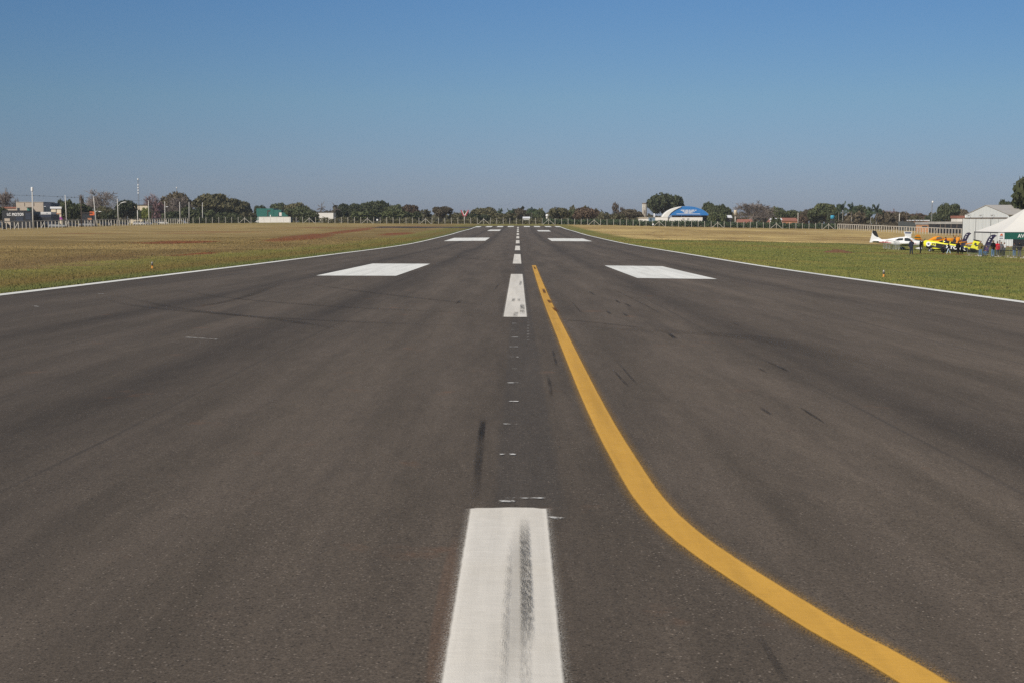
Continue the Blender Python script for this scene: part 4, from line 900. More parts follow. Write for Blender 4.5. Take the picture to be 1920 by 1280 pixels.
# concrete water tower
def water_tower(label, px, pyt, pw, D, parts, m):
    x_ = WX(px, D); zb = z1(x_, D); t = empty('water_tower', (x_, D, zb), 0, label, 'water tower'); r = pw * D / F / 2
    for nm, pya, pyb, rs, mm in parts:
        za = W(px, pya, D).z - zb; zc_ = -.3 if pyb is None else W(px, pyb, D).z - zb; b = MB()
        b.lathe([(r * rs, zc_), (r * rs, za - .12), (r * rs * .97, za)], 24); b.build(nm, mm, t, True)
    return t, r
M_tow = mat('stained_tower_concrete', (.50, .465, .40), .9, .22, .9); M_dkc = mat('dark_tower_ring', (.2, .16, .13), .9, .2, 1)
t, r_ = water_tower('tall cylindrical concrete water tower left of the big round tree', 1208.3, 381, 9.2, 660, [('shaft', 383, None, 1, M_tow), ('top_ring', 381, 383.05, 1.03, M_dkc)], M_tow)
zz = W(1208, 398, 660).z - t.location.z
b = MB(); b.tube([(-r_ * 1.04 * .4, -r_ * .98, 0), (-r_ * .41, -r_ * .98, W(1208, 381.5, 660).z - t.location.z)], .06, 6); b.build('ladder', M_dkc, t)
b = MB(); b.ell((-.05, -r_ - .02, zz), (.25, .1, 1.0)); b.build('emblem', M_dkc, t)
t, _ = water_tower('small cream water tank on a slim concrete stem', 1378.8, 394.5, 6.0, 650, [('tank', 394.5, 404, 1, M_cream), ('collar', 404.03, 405.5, .8, M_dkc), ('stem', 405.53, None, .42, M_conc)], M_cream)
M_btank = mat('blue_plastic_tank', (.05, .33, .52), .45, .1, 2)
t, _ = water_tower('bright blue water tank on a dark stand by the flat-topped tree', 1560.8, 404.5, 7.6, 590, [('tank', 405, 411.2, 1, M_btank), ('lid', 404.4, 405.02, .9, M_btank)], M_btank)
b = MB()
for s in (-1, 1):
    for q_ in (-1, 1): b.obox((s * .65, q_ * .65, -.3), (s * .65, q_ * .65, W(1560, 411.2, 590).z - t.location.z), .14, .14)
zt_ = W(1560, 411.2, 590).z - t.location.z; b.box(-.85, .85, -.85, .85, zt_ - .16, zt_ - .01); b.build('stand', M_dkroof, t)
b = MB(); b.box(-.9, .9, -.6, .6, W(1560, 420, 590).z - t.location.z, W(1560, 414.5, 590).z - t.location.z); b.build('control_box', M_black, t)
# white buildings by the tower
t = bld('pump_house', 'low white pump house at the foot of the concrete water tower', 'building', 1198.5, 1216, 408.5, 645, 5, M_wht, M_cream, .3)
t = bld('pump_house', 'blue-grey pump house right of the concrete water tower', 'building', 1216.3, 1228, 407.5, 644, 5, mat('blue_grey_wall', (.16, .24, .32), .7, .1, 1), M_greyroof, .2); onface(t, 1219, 1221.5, 410, 414, 644, 'door', M_glass, .05)
t, _ = water_tower('short white cylindrical tank between the pump house and the arched hall', 1226.8, 401, 3.0, 652, [('tank', 401, None, 1, M_let)], M_let)
wall('white boundary wall left of the arched hall', 1228.5, 1252, 408, 640, M_wht)
# arched sports hall
D = 650; x0 = WX(1240.5, D); x1 = WX(1333, D); cx = (x0 + x1) / 2; R = (x1 - x0) / 2; zb = z1(cx, D); t = empty('sports_hall', (cx, D, zb), 0, 'arched sports hall with a blue lettered front and white vault', 'sports hall')
M_blue = mat('blue_sheet_front', (.03, .185, .50), .5, .06, .6); M_vault = mat('white_vault', (.76, .75, .71), .6, .06, .5)
zp = W(1288, 387, D).z - zb; zsp = W(1288, 413.5, D).z - zb; N = 40
def arch(s, zz=0.0): return [(R * s * math.cos(math.pi * (1 - i / N)), zsp + (zp - zsp) * math.sin(math.pi * i / N) ** 1.05 * s ** .3 + zz) for i in range(N + 1)]
out = [(x, z * 1.0) for x, z in arch(1.0)]; inn = [(x * .955, zsp + (z - zsp) * .955) for x, z in out]
b = MB(); vs = []; fs = []
for yy, A in ((-.5, out), (9, out), (9, inn), (-.5, inn)): vs += [(x, yy, z) for x, z in A]
M_ = N + 1
for i in range(N):
    for a in range(4): c = (a + 1) % 4; fs.append((a * M_ + i, a * M_ + i + 1, c * M_ + i + 1, c * M_ + i))
b.add(vs, fs); b.build('vault', M_vault, t, True)
zcut = W(1288, 404.3, D).z - zb; a3 = [(x * .99, z * .998) for x, z in out if z > zcut + .1]
fx0 = WX(1253.5, D) - cx; xcut = max(x for x, z in a3); a4 = [(max(x, fx0 + (z - zcut) * .95) if x < 0 else x, z) for x, z in a3]; poly = [(a4[0][0], zcut)] + a4 + [(xcut + .25, zcut)]
b = MB(); b.prism(poly, 'y', -.9, -.62); b.build('front_panel', M_blue, t)
gx = lambda px: WX(px, D) - cx
gz = lambda py: W(1288, py, D).z - zb
rib = [p for p in out if p[0] < gx(1277)]; ribp = rib + [(gx(1277), gz(388.6)), (gx(1272), gz(390.4)), (gx(1264.5), gz(394.4)), (gx(1258), gz(399)), (gx(1253.5), gz(404.2)), (gx(1248), gz(413.5))]
b = MB(); b.prism(ribp, 'y', -1.25, -.95); b.build('arch_rib', M_vault, t)
rw = random.Random(9)
for py, wpx in ((394.8, 29), (397.2, 22), (399.4, 16)):          # three lines of small lettering, too small to read in the photo: letter-sized strokes only
    b = MB(); a0, a1 = gx(1290.5 - wpx / 2), gx(1290.5 + wpx / 2); x_ = a0; zc_ = gz(py)
    while x_ < a1 - .2:
        for _k in range(rw.randint(4, 8)):
            w_ = rw.uniform(.10, .22)
            if x_ + w_ < a1: b.box(x_, x_ + w_, -.96, -.91, zc_ - .25, zc_ + rw.uniform(.18, .26))
            x_ += w_ + .07
        x_ += .22
    b.build('lettering_line', M_let, t)
b = MB(); b.box(WX(1268, D) - cx, WX(1312, D) - cx, -.96, -.91, W(1290, 402.0, D).z - zb, W(1290, 401.2, D).z - zb); b.build('front_stripe', M_let, t)
b = MB(); b.box(WX(1247, D) - cx, WX(1317, D) - cx, -.35, -.1, -.2, W(1288, 408.0, D).z - zb); b.build('front_wall', M_wht, t)
b = MB(); b.box(WX(1262, D) - cx, WX(1318, D) - cx, 5, 5.2, W(1288, 408, D).z - zb, W(1288, 404.3, D).z - zb); b.build('back_panel', M_brick, t)
b = MB(); b.box(WX(1318, D) - cx, WX(1331, D) - cx, 6, 6.2, -.2, W(1288, 404.3, D).z - zb); b.build('dark_opening', M_black, t)
for px in (1266, 1278): b = MB(); b.box(WX(px, D) - cx - .1, WX(px, D) - cx + .1, .5, .7, -.2, zcut); b.build('column', M_wht, t)
for px in (1279, 1288): b = MB(); b.box(WX(px, D) - cx, WX(px + 4, D) - cx, -.42, -.353, W(1288, 412.2, D).z - zb, W(1288, 410, D).z - zb); b.build('wall_emblem', M_greyroof, t)
b = MB(); b.prism([(WX(1330, D) - cx, -.2), (WX(1334, D) - cx, -.2), (WX(1331.5, D) - cx, W(1288, 410, D).z - zb)], 'y', -.6, .4); b.build('arch_foot', M_vault, t)
# pavilion, red roofs
gable_house('pavilion', 'open pavilion with a pale sheet roof left of the cream water tank', 'pavilion', 1354, 1373, 404, 408.5, 640, 7, M_dkroof, M_roofw)
gable_house('house', 'house with a plain red tile roof right of the cream water tank', 'house', 1384, 1413, 411.5, 419.5, 615, 8, M_brick, M_red, .05)
gable_house('house', 'hip-roofed red house with a white sheet patch, right of the brown thicket', 'house', 1441, 1462, 409.5, 420, 620, 8, M_wht, M_red, .55)
t = gable_house('house', 'long red tile-roofed brick house beside a concrete pole', 'house', 1462.5, 1496, 409, 414.5, 622, 8, M_brick, M_red, .02)
b = MB(); x_ = WX(1456.5, 612); zb = z1(x_, 612); gable_house('lean_to', 'white sheet lean-to roof set between the two red houses', 'shed', 1446, 1467, 409.6, 412.5, 612, 5, M_wht, M_roofw)
# right side: netting, brick house, roofs
M_net = mat('dark_shade_netting', (.06, .068, .07), .9, .25, .5)
b = MB(); x0, x1 = WX(1684, 560), WX(1734, 540); n = 24; vs = []
for i in range(n + 1):
    u = i / n; X = x0 + (x1 - x0) * u; Y = 560 - 20 * u; zb = z1(X, Y); ht = W(1700, 415.2 + (4.5 * u if u > .2 else 5 * (.2 - u)), Y).z
    vs += [(X, Y, zb - .1), (X, Y - .12 + .3 * math.sin(i * 1.7), (zb + ht) / 2), (X, Y, ht + .15 * math.sin(i * 2.1)), (X + .1, Y + .25, ht), (X + .1, Y + .25, zb - .1)]
fs = [(i * 5 + k, i * 5 + k + 1, i * 5 + k + 6, i * 5 + k + 5) for i in range(n) for k in range(4)]; b.add(vs, fs)
tag(b.build('shade_netting', M_net), 'dark grey shade netting stretched behind the right concrete fence', 'netting')
M_obrick = mat('orange_brick', (.50, .27, .14), .85, .15, 1.5)
t = bld('house', 'small orange brick house under a grey roof behind the right fence', 'house', 1727.5, 1746, 417, 520, 7, M_obrick, M_greyroof, .9); onface(t, 1729, 1739, 424.3, 427, 520, 'window', M_glass, .05)
t = bld('house', 'white-roofed long house behind the shade netting', 'house', 1711, 1742, 413, 590, 8, M_brick, M_roofw, .4)
t = bld('shed', 'long shed with a weathered white roof and dark open side by the hangar', 'shed', 1755, 1812, 416.2, 500, 9, M_black, mat('weathered_white_roof', (.36, .35, .33), .7, .25, 1), .85)
for px in (1763, 1772, 1783, 1794): onface(t, px, px + .8, 416.8, 428, 500, 'post', M_dkc, .15)
bld('house', 'red-brown roofed house at the left edge of the hangar', 'house', 1795, 1812, 405, 560, 8, M_wht, M_red, 1.0)
bld('house', 'low orange wall right of the orange brick house', 'wall', 1746.3, 1756, 424, 518, 4, M_obrick)
# hangar
Y0, Y1 = 244, 267; M_hang = NB('corrugated_grey_metal'); v = M_hang.coord(); sp = M_hang.new('ShaderNodeSeparateXYZ'); M_hang.l(v, sp.inputs[0])
wv = M_hang.math('SINE', M_hang.math('MULTIPLY', M_hang.math('ADD', sp.outputs[1], sp.outputs[0]), 22)); n_ = M_hang.noise(M_hang.mapping(v, (1, 2.2, .15)), 1.0, 4)
M_hang.bump(wv, .5, .03); M_hang = M_hang.fin(M_hang.vmix(M_hang.rng(n_, .3, .7, .88, 1.08), (.70, .74, .745)), .6, .3)
M_hroof = mat('hangar_roof_sheet', (.42, .40, .37), .6, .12, .6)
HX = 85.3; ym = (Y0 + Y1) / 2; zb = min(z1(HX, Y0), z1(HX, Y1)) - .1; ze = W(1806, 404, Y1).z - zb; za = W(1845, 386.3, ym).z - zb; L = 34
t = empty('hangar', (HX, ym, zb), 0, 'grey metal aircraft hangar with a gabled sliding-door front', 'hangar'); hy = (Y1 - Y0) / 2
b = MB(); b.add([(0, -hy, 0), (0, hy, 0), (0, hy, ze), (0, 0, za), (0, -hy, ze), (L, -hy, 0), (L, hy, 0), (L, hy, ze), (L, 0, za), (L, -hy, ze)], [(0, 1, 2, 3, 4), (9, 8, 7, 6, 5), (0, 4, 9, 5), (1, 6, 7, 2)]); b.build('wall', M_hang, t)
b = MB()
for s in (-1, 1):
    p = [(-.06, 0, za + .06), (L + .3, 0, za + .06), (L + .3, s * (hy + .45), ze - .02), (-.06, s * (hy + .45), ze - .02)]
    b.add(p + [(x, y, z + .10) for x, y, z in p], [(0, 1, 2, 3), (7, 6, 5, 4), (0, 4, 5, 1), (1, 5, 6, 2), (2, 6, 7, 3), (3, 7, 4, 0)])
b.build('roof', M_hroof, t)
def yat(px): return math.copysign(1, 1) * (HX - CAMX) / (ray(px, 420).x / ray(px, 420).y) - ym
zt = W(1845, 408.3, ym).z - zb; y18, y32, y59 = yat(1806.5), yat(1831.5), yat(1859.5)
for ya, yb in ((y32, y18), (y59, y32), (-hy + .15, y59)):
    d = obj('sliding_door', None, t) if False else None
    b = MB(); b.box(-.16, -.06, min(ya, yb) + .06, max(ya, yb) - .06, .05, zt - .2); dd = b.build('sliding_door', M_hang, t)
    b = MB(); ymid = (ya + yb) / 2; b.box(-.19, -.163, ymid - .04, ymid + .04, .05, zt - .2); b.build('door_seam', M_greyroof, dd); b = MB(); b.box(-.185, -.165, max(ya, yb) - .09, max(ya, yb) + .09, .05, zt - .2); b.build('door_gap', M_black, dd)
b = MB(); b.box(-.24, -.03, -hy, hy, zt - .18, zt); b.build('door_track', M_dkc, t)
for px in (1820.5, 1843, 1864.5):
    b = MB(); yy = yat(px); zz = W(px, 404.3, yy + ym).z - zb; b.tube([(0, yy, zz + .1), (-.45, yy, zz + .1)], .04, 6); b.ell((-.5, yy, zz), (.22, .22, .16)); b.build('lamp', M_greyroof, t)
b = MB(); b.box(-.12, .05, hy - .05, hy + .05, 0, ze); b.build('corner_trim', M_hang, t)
b = MB(); b.box(1.0, L - 1, -hy - .03, -hy - .005, 0, ze - .25); b.build('side_shade_sheet', M_black, t)  # black sheet on the side wall, standing in for shade below the eave

# ------------------------------------------------------------------ poles, masts, wires
M_pole = mat('white_concrete_pole', (.62, .60, .56), .8, .1, 1); M_wood = mat('dark_wooden_pole', (.10, .075, .06), .9, .2, 1); M_galv = mat('galvanised_steel', (.48, .49, .50), .4, .15, 3, metal=.7)
def pole(label, p0, p1, D, m, r0=.19, r1=.10, extra=None, arm=None):
    a = W(p0[0], p0[1], D); zb = z1(a.x, D); bse = Vector((a.x, D, zb)); top = W(p1[0], p1[1], D)
    t = empty('utility_pole', bse, 0, label, 'pole'); r0 *= .8; r1 *= .85; b = MB(); b.tube([(0, 0, -.3), (top - bse) * .5, top - bse], [r0, (r0 + r1) / 2, r1], 10); b.build('shaft', m, t, True)
    if extra == 'box': b = MB(); q = top - bse; b.lathe([(.3, -1.1), (.34, -.9), (.34, 0), (.25, .1)], 12, q); b.build('antenna_housing', M_let, t)
    if arm:
        q = top - bse; z_ = q * arm[0]; e = z_ + Vector((arm[1], 0, arm[2])); b = MB(); b.tube([z_, z_.lerp(e, .5) + Vector((0, 0, .35)), e], .06, 6); b.build('lamp_arm', M_galv, t)
        b = MB(); b.ell(e + Vector((.3 * (1 if arm[1] > 0 else -1), 0, -.05)), (.5, .18, .12)); b.build('lamp_head', M_let, t)
    if extra == 'cross': b = MB(); q = top - bse; b.obox(q + Vector((-1, 0, -.5)), q + Vector((1, 0, -.5)), .12, .14); b.build('crossarm', M_wood, t)
    return t
pole('tall white pole with a white antenna housing in front of the beige block', (62.3, 430), (60.1, 352), 405, M_pole, .26, .14, 'box')
pole('white concrete pole leaning left beside the white-roofed shed', (125.5, 427), (122, 366), 440, M_pole, .24, .1)
pole('dark wooden utility pole left of the orange billboard', (153.3, 427), (151.5, 365), 450, M_wood, .22, .15, 'cross')
pole('strongly leaning white pole right of the orange billboard', (181.3, 425), (175, 368.5), 458, M_pole, .24, .1, None, (.48, 1.3, .2))
pole('white pole in front of the very dark evergreen with a long lamp arm', (222.3, 424), (220, 373), 475, M_pole, .22, .1, None, (.72, 2.2, 1.5))
pole('short white pole below the lattice mast', (258.8, 422), (257.6, 395), 495, M_pole, .22, .15)
pole('white pole left of the pinkish bare tree', (280, 422), (278.2, 376), 505, M_pole, .22, .1)
pole('white pole between the pinkish tree and the half-bare brown tree', (309.8, 421), (308.8, 378), 525, M_pole, .22, .1, None, (.75, .5, .2))
pole('white pole in front of the half-bare brown tree', (337.8, 420), (336.8, 379), 545, M_pole, .22, .1)
pole('white pole rising from the bright green bush', (354.6, 420), (354.4, 379), 560, M_pole, .2, .1)
pole('white pole left of the big domed tree', (380, 419), (379.4, 380), 580, M_pole, .24, .1)
pole('slim concrete pole at the right end of the red tile-roofed house', (1496.3, 425), (1496.3, 399.5), 612, M_conc, .2, .14)
pole('short white pole above the shade netting', (1686, 425), (1686.4, 401), 575, M_pole, .2, .14)
pole('thin dark pole over the shade netting', (1700, 425), (1700, 396.5), 640, M_wood, .16, .14)
pole('thin dark pole above the white-roofed long house', (1719.3, 425), (1719.3, 396), 640, M_wood, .16, .12)
def mast(label, px, pyt, D, wid, plates=()):
    top = W(px, pyt, D); zb = z1(top.x, D); t = empty('lattice_mast', (top.x, D, zb), 0, label, 'mast'); h = top.z - zb; b = MB(); q = [(wid * math.cos(a), wid * math.sin(a)) for a in (0.5, 2.6, 4.7)]
    for x, y in q: b.tube([(x, y, -.3), (x, y, h)], .045, 5)
    n = int(h / (wid * 2.5)); 
    for i in range(n):
        for k in range(3):
            a, c = q[k], q[(k + 1) % 3]; b.tube([(*a, h * i / n), (*c, h * (i + 1) / n)], .025, 4, caps=False)
    b.build('lattice', M_galv, t)
    for f in plates: b = MB(); b.lathe([(.05, -.35), (.3, -.3), (.3, .3), (.05, .35)], 10, (.1, -.35, h * f)); b.build('antenna', M_let, t)
    return t
mast('tall lattice radio mast with small white antennas on the left', 258.8, 335.5, 620, .30, (.99, .86, .8, .74, .68))
mast('thin distant mast above the half-bare brown tree', 331, 351, 800, .20, (.98,))
mast('tall thin mast left of the dark rounded tree by the hangar', 1747.8, 378, 540, .17, (.985,))
M_cable = mat('black_cable', (.02, .02, .02), .7, .1, 3)
zz = [W(px, py, 440) for px, py in ((-30, 365.5), (27, 366.5), (60, 367), (122, 370), (152, 371), (176, 371.5), (220, 376), (258, 377), (280, 377.5))]
t = empty('power_line', (zz[0].x, 440, zz[0].z), 0, 'sagging black overhead cable with dark knots across the left sky', 'cable'); b = MB(); b.tube([p - t.location for p in zz], .03, 4); b.build('cable', M_cable, t)
for px in (14, 27, 50.5, 62, 73.5, 82, 108, 117, 127, 134, 140, 163):
    py = np.interp(px, [-30, 27, 60, 122, 152, 176], [365.5, 366.5, 367, 370, 371, 371.5]); b = MB(); b.ell(W(px, py, 440) - t.location, (.2, .1, .13), 8, 5); b.build('knot', M_cable, t)

# ------------------------------------------------------------------ vehicles
M_tyre = mat('tyre', (.02, .02, .02), .85, .1, 5); M_rim = mat('rim', (.4, .4, .4), .4, .1, 5, metal=.6); M_carw = mat('car_paint_white', (.74, .74, .74), .25, .03, 2, .6); M_cark = mat('car_paint_dark', (.02, .025, .04), .25, .05, 2, .6); M_cars = mat('car_paint_silver', (.36, .38, .40), .3, .05, 2, .6)
def make_car(kind):
    t = empty('parked_car', (0, 0, 0)); Ls = 4.2 if kind == 'car' else 4.9; hw = .86
    prof = [(-Ls / 2, .35), (-Ls / 2, .78), (-Ls / 2 + .1, .9), (-.9 if kind == 'car' else .1, .98), (1.0, .95), (Ls / 2 - .15, .82), (Ls / 2, .65), (Ls / 2, .35)]
    b = MB(); R = []
    for y, ins in ((-hw, .06), (-hw + .08, 0), (hw - .08, 0), (hw, .06)): R.append([(x * (1 - ins * .4), y, z - (ins if z > .7 else 0)) for x, z in prof])
    b.rings(R); b.build('body', M_carw, t)
    cab = [(-Ls / 2 + .15, .93), (-Ls / 2 + .55, 1.42), (.25, 1.45), (1.05, .95)] if kind == 'car' else [(-.55, .97), (-.4, 1.55), (.55, 1.58), (1.35, .95)]
    b = MB(); b.rings([[(x, y * k, z) for x, z in cab] for y, k in ((-hw + .05, 1), (hw - .05, 1))]); g_ = b.build('window', M_glass, t)
    b = MB(); b.box(cab[1][0], cab[2][0], -hw + .12, hw - .12, cab[1][1] - .01, cab[1][1] + .05); b.build('roof', M_carw, t)
    if kind != 'car': b = MB(); b.box(-Ls / 2, -.6, -hw, hw, .9, 1.02); b.box(-Ls / 2 + .08, -.65, -hw + .08, hw - .08, 1.03, 1.04); b.build('load_bed', M_carw, t)
    for x in (-Ls / 2 + .8, Ls / 2 - .8):
        for y in (-hw + .02, hw - .02):
            b = MB(); b.tube([(x, y - .1, .32), (x, y + .1, .32)], .32, 16); wl = b.build('wheel', M_tyre, t); b = MB(); b.tube([(x, y - .115, .32), (x, y + .115, .32)], .18, 12); b.build('rim', M_rim, wl)
    for y in (-.6, .6): b = MB(); b.ell((Ls / 2 - .03, y, .68), (.06, .14, .08), 8, 5); b.build('headlight', M_let, t)
    return t
protoc = {'car': make_car('car'), 'pickup': make_car('pickup')}; usedc = set()
def car(kind, px, D, rz, label, m=None, s=1.0):
    t = protoc[kind] if kind not in usedc else dup(protoc[kind]); usedc.add(kind)
    x = WX(px, D); t.location = (x, D, z1(x, D)); t.rotation_euler = (0, 0, rz); t.scale = (s, s, s); tag(t, label, 'car', 'cars parked behind the fences')
    if m:
        for c_ in t.children:
            if c_.name.split('.')[0] in ('body', 'roof', 'load_bed'): c_.material_slots[0].link = 'OBJECT'; c_.material_slots[0].material = m
car('car', 7, 402, 1.2, 'dark car behind the left end of the concrete fence', M_cark, 1.25); car('pickup', 106, 436, 0.2, 'silver pickup below the magenta awning', M_cars); car('car', 134, 462, .3, 'dark car between the leaning pole and the wooden pole', M_cark)
car('pickup', 163, 468, .4, 'white pickup below the orange billboard'); car('car', 260, 520, .3, 'white car by the short pole under the lattice mast', M_carw); car('car', 274, 530, .3, 'white car right of the short pole under the lattice mast', M_carw); car('car', 304, 548, .3, 'white car behind the concrete fence below the pinkish tree', M_carw)
car('car', 228, 512, .3, 'dark car behind the fence below the very dark evergreen', M_cark); car('car', 200, 494, .2, 'dark car behind the fence below the wide bare tree', M_cark)
car('car', 480, 606, .1, 'white car left of the white boundary wall and teal shed', M_carw); car('pickup', 1423, 590, .1, 'white pickup behind the wire fence between the red houses', None, 1.1); car('car', 1379, 590, .5, 'white car at the foot of the cream water tank', M_carw); car('car', 1396, 592, .1, 'dark car in front of the plain red-roofed house', M_cark)
x_ = WX(112.5, 455); t = empty('awning', (x_, 455, z1(x_, 455)), 0, 'magenta tent awning right of the silver pickup', 'awning'); zt = W(112, 406.5, 455).z - t.location.z; b = MB(); b.add([(-1.0, -.8, zt - 1.0), (1.1, -.8, zt - 1.0), (1.1, .8, zt - 1.0), (-1.0, .8, zt - 1.0), (.35, 0, zt)], [(0, 1, 4), (1, 2, 4), (2, 3, 4), (3, 0, 4), (3, 2, 1, 0)]); b.build('canopy', M_mag, t)
for sx in (-.9, 1.0):
    for sy in (-.7, .7): b = MB(); b.tube([(sx, sy, -.1), (sx, sy, zt - .97)], .03, 6); b.build('leg', M_galv, t)
# ------------------------------------------------------------------ aircraft
M_acw = mat('aircraft_white_paint', (.78, .78, .77), .3, .03, 1, .5); M_acy = mat('aircraft_yellow_paint', (.78, .74, .035), .35, .05, 1, .5); M_ack = mat('aircraft_black_paint', (.018, .018, .02), .35, .08, 1, .5)
M_aco = mat('aircraft_orange_paint', (.80, .30, .018), .4, .06, 1, .4); M_acg = mat('aircraft_green_stripe', (.02, .13, .07), .4, .05, 1); M_acr = mat('aircraft_red_stripe', (.5, .05, .06), .4, .05, 1); M_grey = mat('aircraft_grey', (.3, .31, .33), .4, .05, 1); M_spin = mat('spinner_polished', (.6, .6, .6), .25, .05, 2, metal=.6)
M_navyp = mat('navy_paint', (.02, .03, .09), .4, .05, 1)
def sec(x, zc, hw, hh, n=20, e=2.4):
    R = []
    for k in range(n):
        a = 2 * math.pi * k / n; c, s = math.cos(a), math.sin(a)
        R.append((x, hw * math.copysign(abs(c) ** (2 / e), c), zc + hh * math.copysign(abs(s) ** (2 / e), s)))
    return R
def fuse(S_, name, m, t): b = MB(); b.rings([sec(*q) for q in S_]); return b.build(name, m, t, True)
def wing(t, name, m, x0, ch0, y0, z0, x1, ch1, y1, z1_, th=.12):
    def af(xl, ch, y, z):
        pf = [(0, .0), (.05, .35), (.25, .5), (.6, .32), (1, .02), (.6, -.22), (.25, -.35), (.05, -.28)]
        return [(xl - u * ch, y, z + v * th * ch) for u, v in pf]
    b = MB(); b.rings([af(x0, ch0, y0, z0), af(x1, ch1, y1, z1_)]); return b.build(name, m, t, True)
def finp(t, name, m, poly, th=.07): b = MB(); b.prism(poly, 'y', -th / 2, th / 2); return b.build(name, m, t)
def wheel(t, x, y, r, m_pant=None, leg=None, w_=.12):
    b = MB(); b.tube([(x, y - w_ / 2, r), (x, y + w_ / 2, r)], r, 18); q = b.build('wheel', M_tyre, t); b = MB(); b.tube([(x, y - w_ / 2 - .01, r), (x, y + w_ / 2 + .01, r)], r * .5, 12); b.build('rim', M_rim, q)
    if m_pant: b = MB(); b.rings([sec(x + dx, r + .06 + dz, hw, hh, 12) for dx, dz, hw, hh in ((.42, 0, .02, .03), (.25, .02, .1, .14), (0, .05, .13, .2), (-.3, .04, .08, .12), (-.55, .05, .015, .02))]); b.build('wheel_pant', m_pant, t, True)
    if leg: b = MB(); b.obox(leg, (x, y, r + .05), .09, .06); b.build('gear_leg', m_pant or M_grey, t)
def prop(t, x, z, r, nb, ang0=.3, m=None):
    b = MB()
    for i in range(nb):
        a = ang0 + 2 * math.pi * i / nb; d = Vector((0, math.cos(a), math.sin(a))); sd = Vector((.25, -math.sin(a), math.cos(a))).normalized()
        pts = [(0.02, .04), (.3, .075), (.65, .07), (1, .03)]; L_ = [d * r * f + sd * w_ for f, w_ in pts]; R_ = [d * r * f - sd * w_ for f, w_ in reversed(pts)]
        P = [q + Vector((x, 0, z)) for q in L_ + R_]; n = len(P); b.add(P + [q + Vector((.025, 0, 0)) for q in P], [tuple(range(n)), tuple(range(2 * n - 1, n - 1, -1))] + [(k, (k + 1) % n, (k + 1) % n + n, k + n) for k in range(n)])
    return b.build('propeller', m or M_ack, t)
def place(px, D): x = WX(px, D); return (x, D, z1(x, D) + .02)
# white four-seater, nose to the right
D = 172; t = empty('light_aircraft', place(1689, D), math.radians(-14), 'white low-wing light aircraft with open gull door and black tail tip', 'aircraft')
t.scale = (.93, .93, .93)
fuse([(3.05, .92, .18, .18), (2.9, .90, .42, .32), (2.1, .92, .52, .37), (1.35, .98, .58, .43), (.4, 1.02, .62, .47), (-.6, 1.04, .56, .45), (-1.6, 1.10, .40, .36), (-2.8, 1.17, .22, .25), (-3.7, 1.2, .06, .13)], 'fuselage', M_acw, t)
fuse([(1.95, 1.28, .30, .08), (1.4, 1.34, .50, .32), (.7, 1.40, .54, .40), (-.1, 1.38, .50, .36), (-.9, 1.36, .36, .24), (-1.8, 1.34, .16, .1)], 'cabin', M_acw, t)
b = MB(); b.lathe([(.2, 0), (.17, .12), (.09, .27), (.01, .36)], 16); o_ = b.build('spinner', M_acw, t, True); o_.rotation_euler = (0, math.pi / 2, 0); o_.location = (3.05, 0, .92)
prop(t, 3.14, .92, .85, 2, .9)
b = MB(); b.prism([(-3.95, 1.02), (-3.1, 1.05), (-2.3, 1.38), (-2.85, 1.75), (-3.12, 2.55), (-3.62, 2.58), (-3.7, 1.9)], 'y', -.05, .05); b.build('fin', M_acw, t)
b = MB(); b.prism([(-2.78, 1.72), (-3.1, 2.56), (-3.60, 2.60), (-3.62, 2.3), (-3.35, 1.95), (-3.0, 1.72)], 'y', -.053, .053); b.build('fin_tip', M_ack, t)
for s in (-1, 1): wing(t, 'tailplane', M_grey, -2.75, .85, s * .12, 1.2, -2.95, .55, s * 1.55, 1.22); wing(t, 'wing', M_acw, 1.15, 1.45, s * .4, .64, .95, 1.15, s * 4.6, .98, .13)  # tailplane takes the dark grey, wings the white
for s in (-1, 1):
    fy = .545 * s; b = MB(); b.prism([(.52, 1.20), (1.35, 1.22), (1.26, 1.52), (.95, 1.63), (.52, 1.62)], 'y', fy - .015 * s, fy + .02 * s); b.build('window', M_glass, t)
    fy = .50 * s; b = MB(); b.prism([(-.72, 1.36), (-.3, 1.22), (.33, 1.20), (.33, 1.60), (-.2, 1.58)], 'y', fy - .06 * s, fy + .02 * s); b.build('window', M_glass, t)
    b = MB(); b.obox((2.0, .53 * s, .86), (-1.4, .445 * s, .98), .02, .07); b.obox((-1.4, .445 * s, .98), (-2.9, .225 * s, 1.08), .02, .05); b.build('stripe', M_acr, t)
    b = MB(); b.obox((-.6, .575 * s, 1.2), (-1.9, .37 * s, 1.33), .02, .035); b.build('stripe', M_grey, t)
d_ = MB(); d_.rings([[(.95, -.1 - .25 * v, 1.95 + .72 * v), (.12 - .14 * (1 - v) * 0, -.1 - .25 * v, 1.95 + .72 * v), (.12, -.14 - .25 * v, 1.95 + .72 * v), (.95, -.14 - .25 * v, 1.95 + .72 * v)] if v < 1 else [(1.08, -.3, 2.67), (-.02, -.3, 2.67), (-.02, -.34, 2.67), (1.08, -.34, 2.67)] for v in (0, .5, 1)]); d_.v = [(x + .42, y, z - .22) for x, y, z in d_.v]; dd = d_.build('gull_door', M_acw, t)
b = MB(); b.add([(.9, -.297, 2.42), (.18, -.297, 2.42), (.12, -.345, 2.6), (.94, -.345, 2.6)], [(0, 1, 2, 3)]); b.add([(.9, -.257, 2.42), (.18, -.257, 2.42), (.12, -.375, 2.6), (.94, -.375, 2.6)], [(3, 2, 1, 0)]); b.v = [(x + .42, y, z - .22) for x, y, z in b.v]; b.build('door_window', mat('blue_tinted_glass', (.08, .1, .2), .2, .1, 1, .6), dd)
for y in (-1.1, 1.1): wheel(t, .25, y, .19, M_acw, (.1, y * .55, .6))
wheel(t, 2.45, 0, .17, M_acw, (2.2, 0, .62))
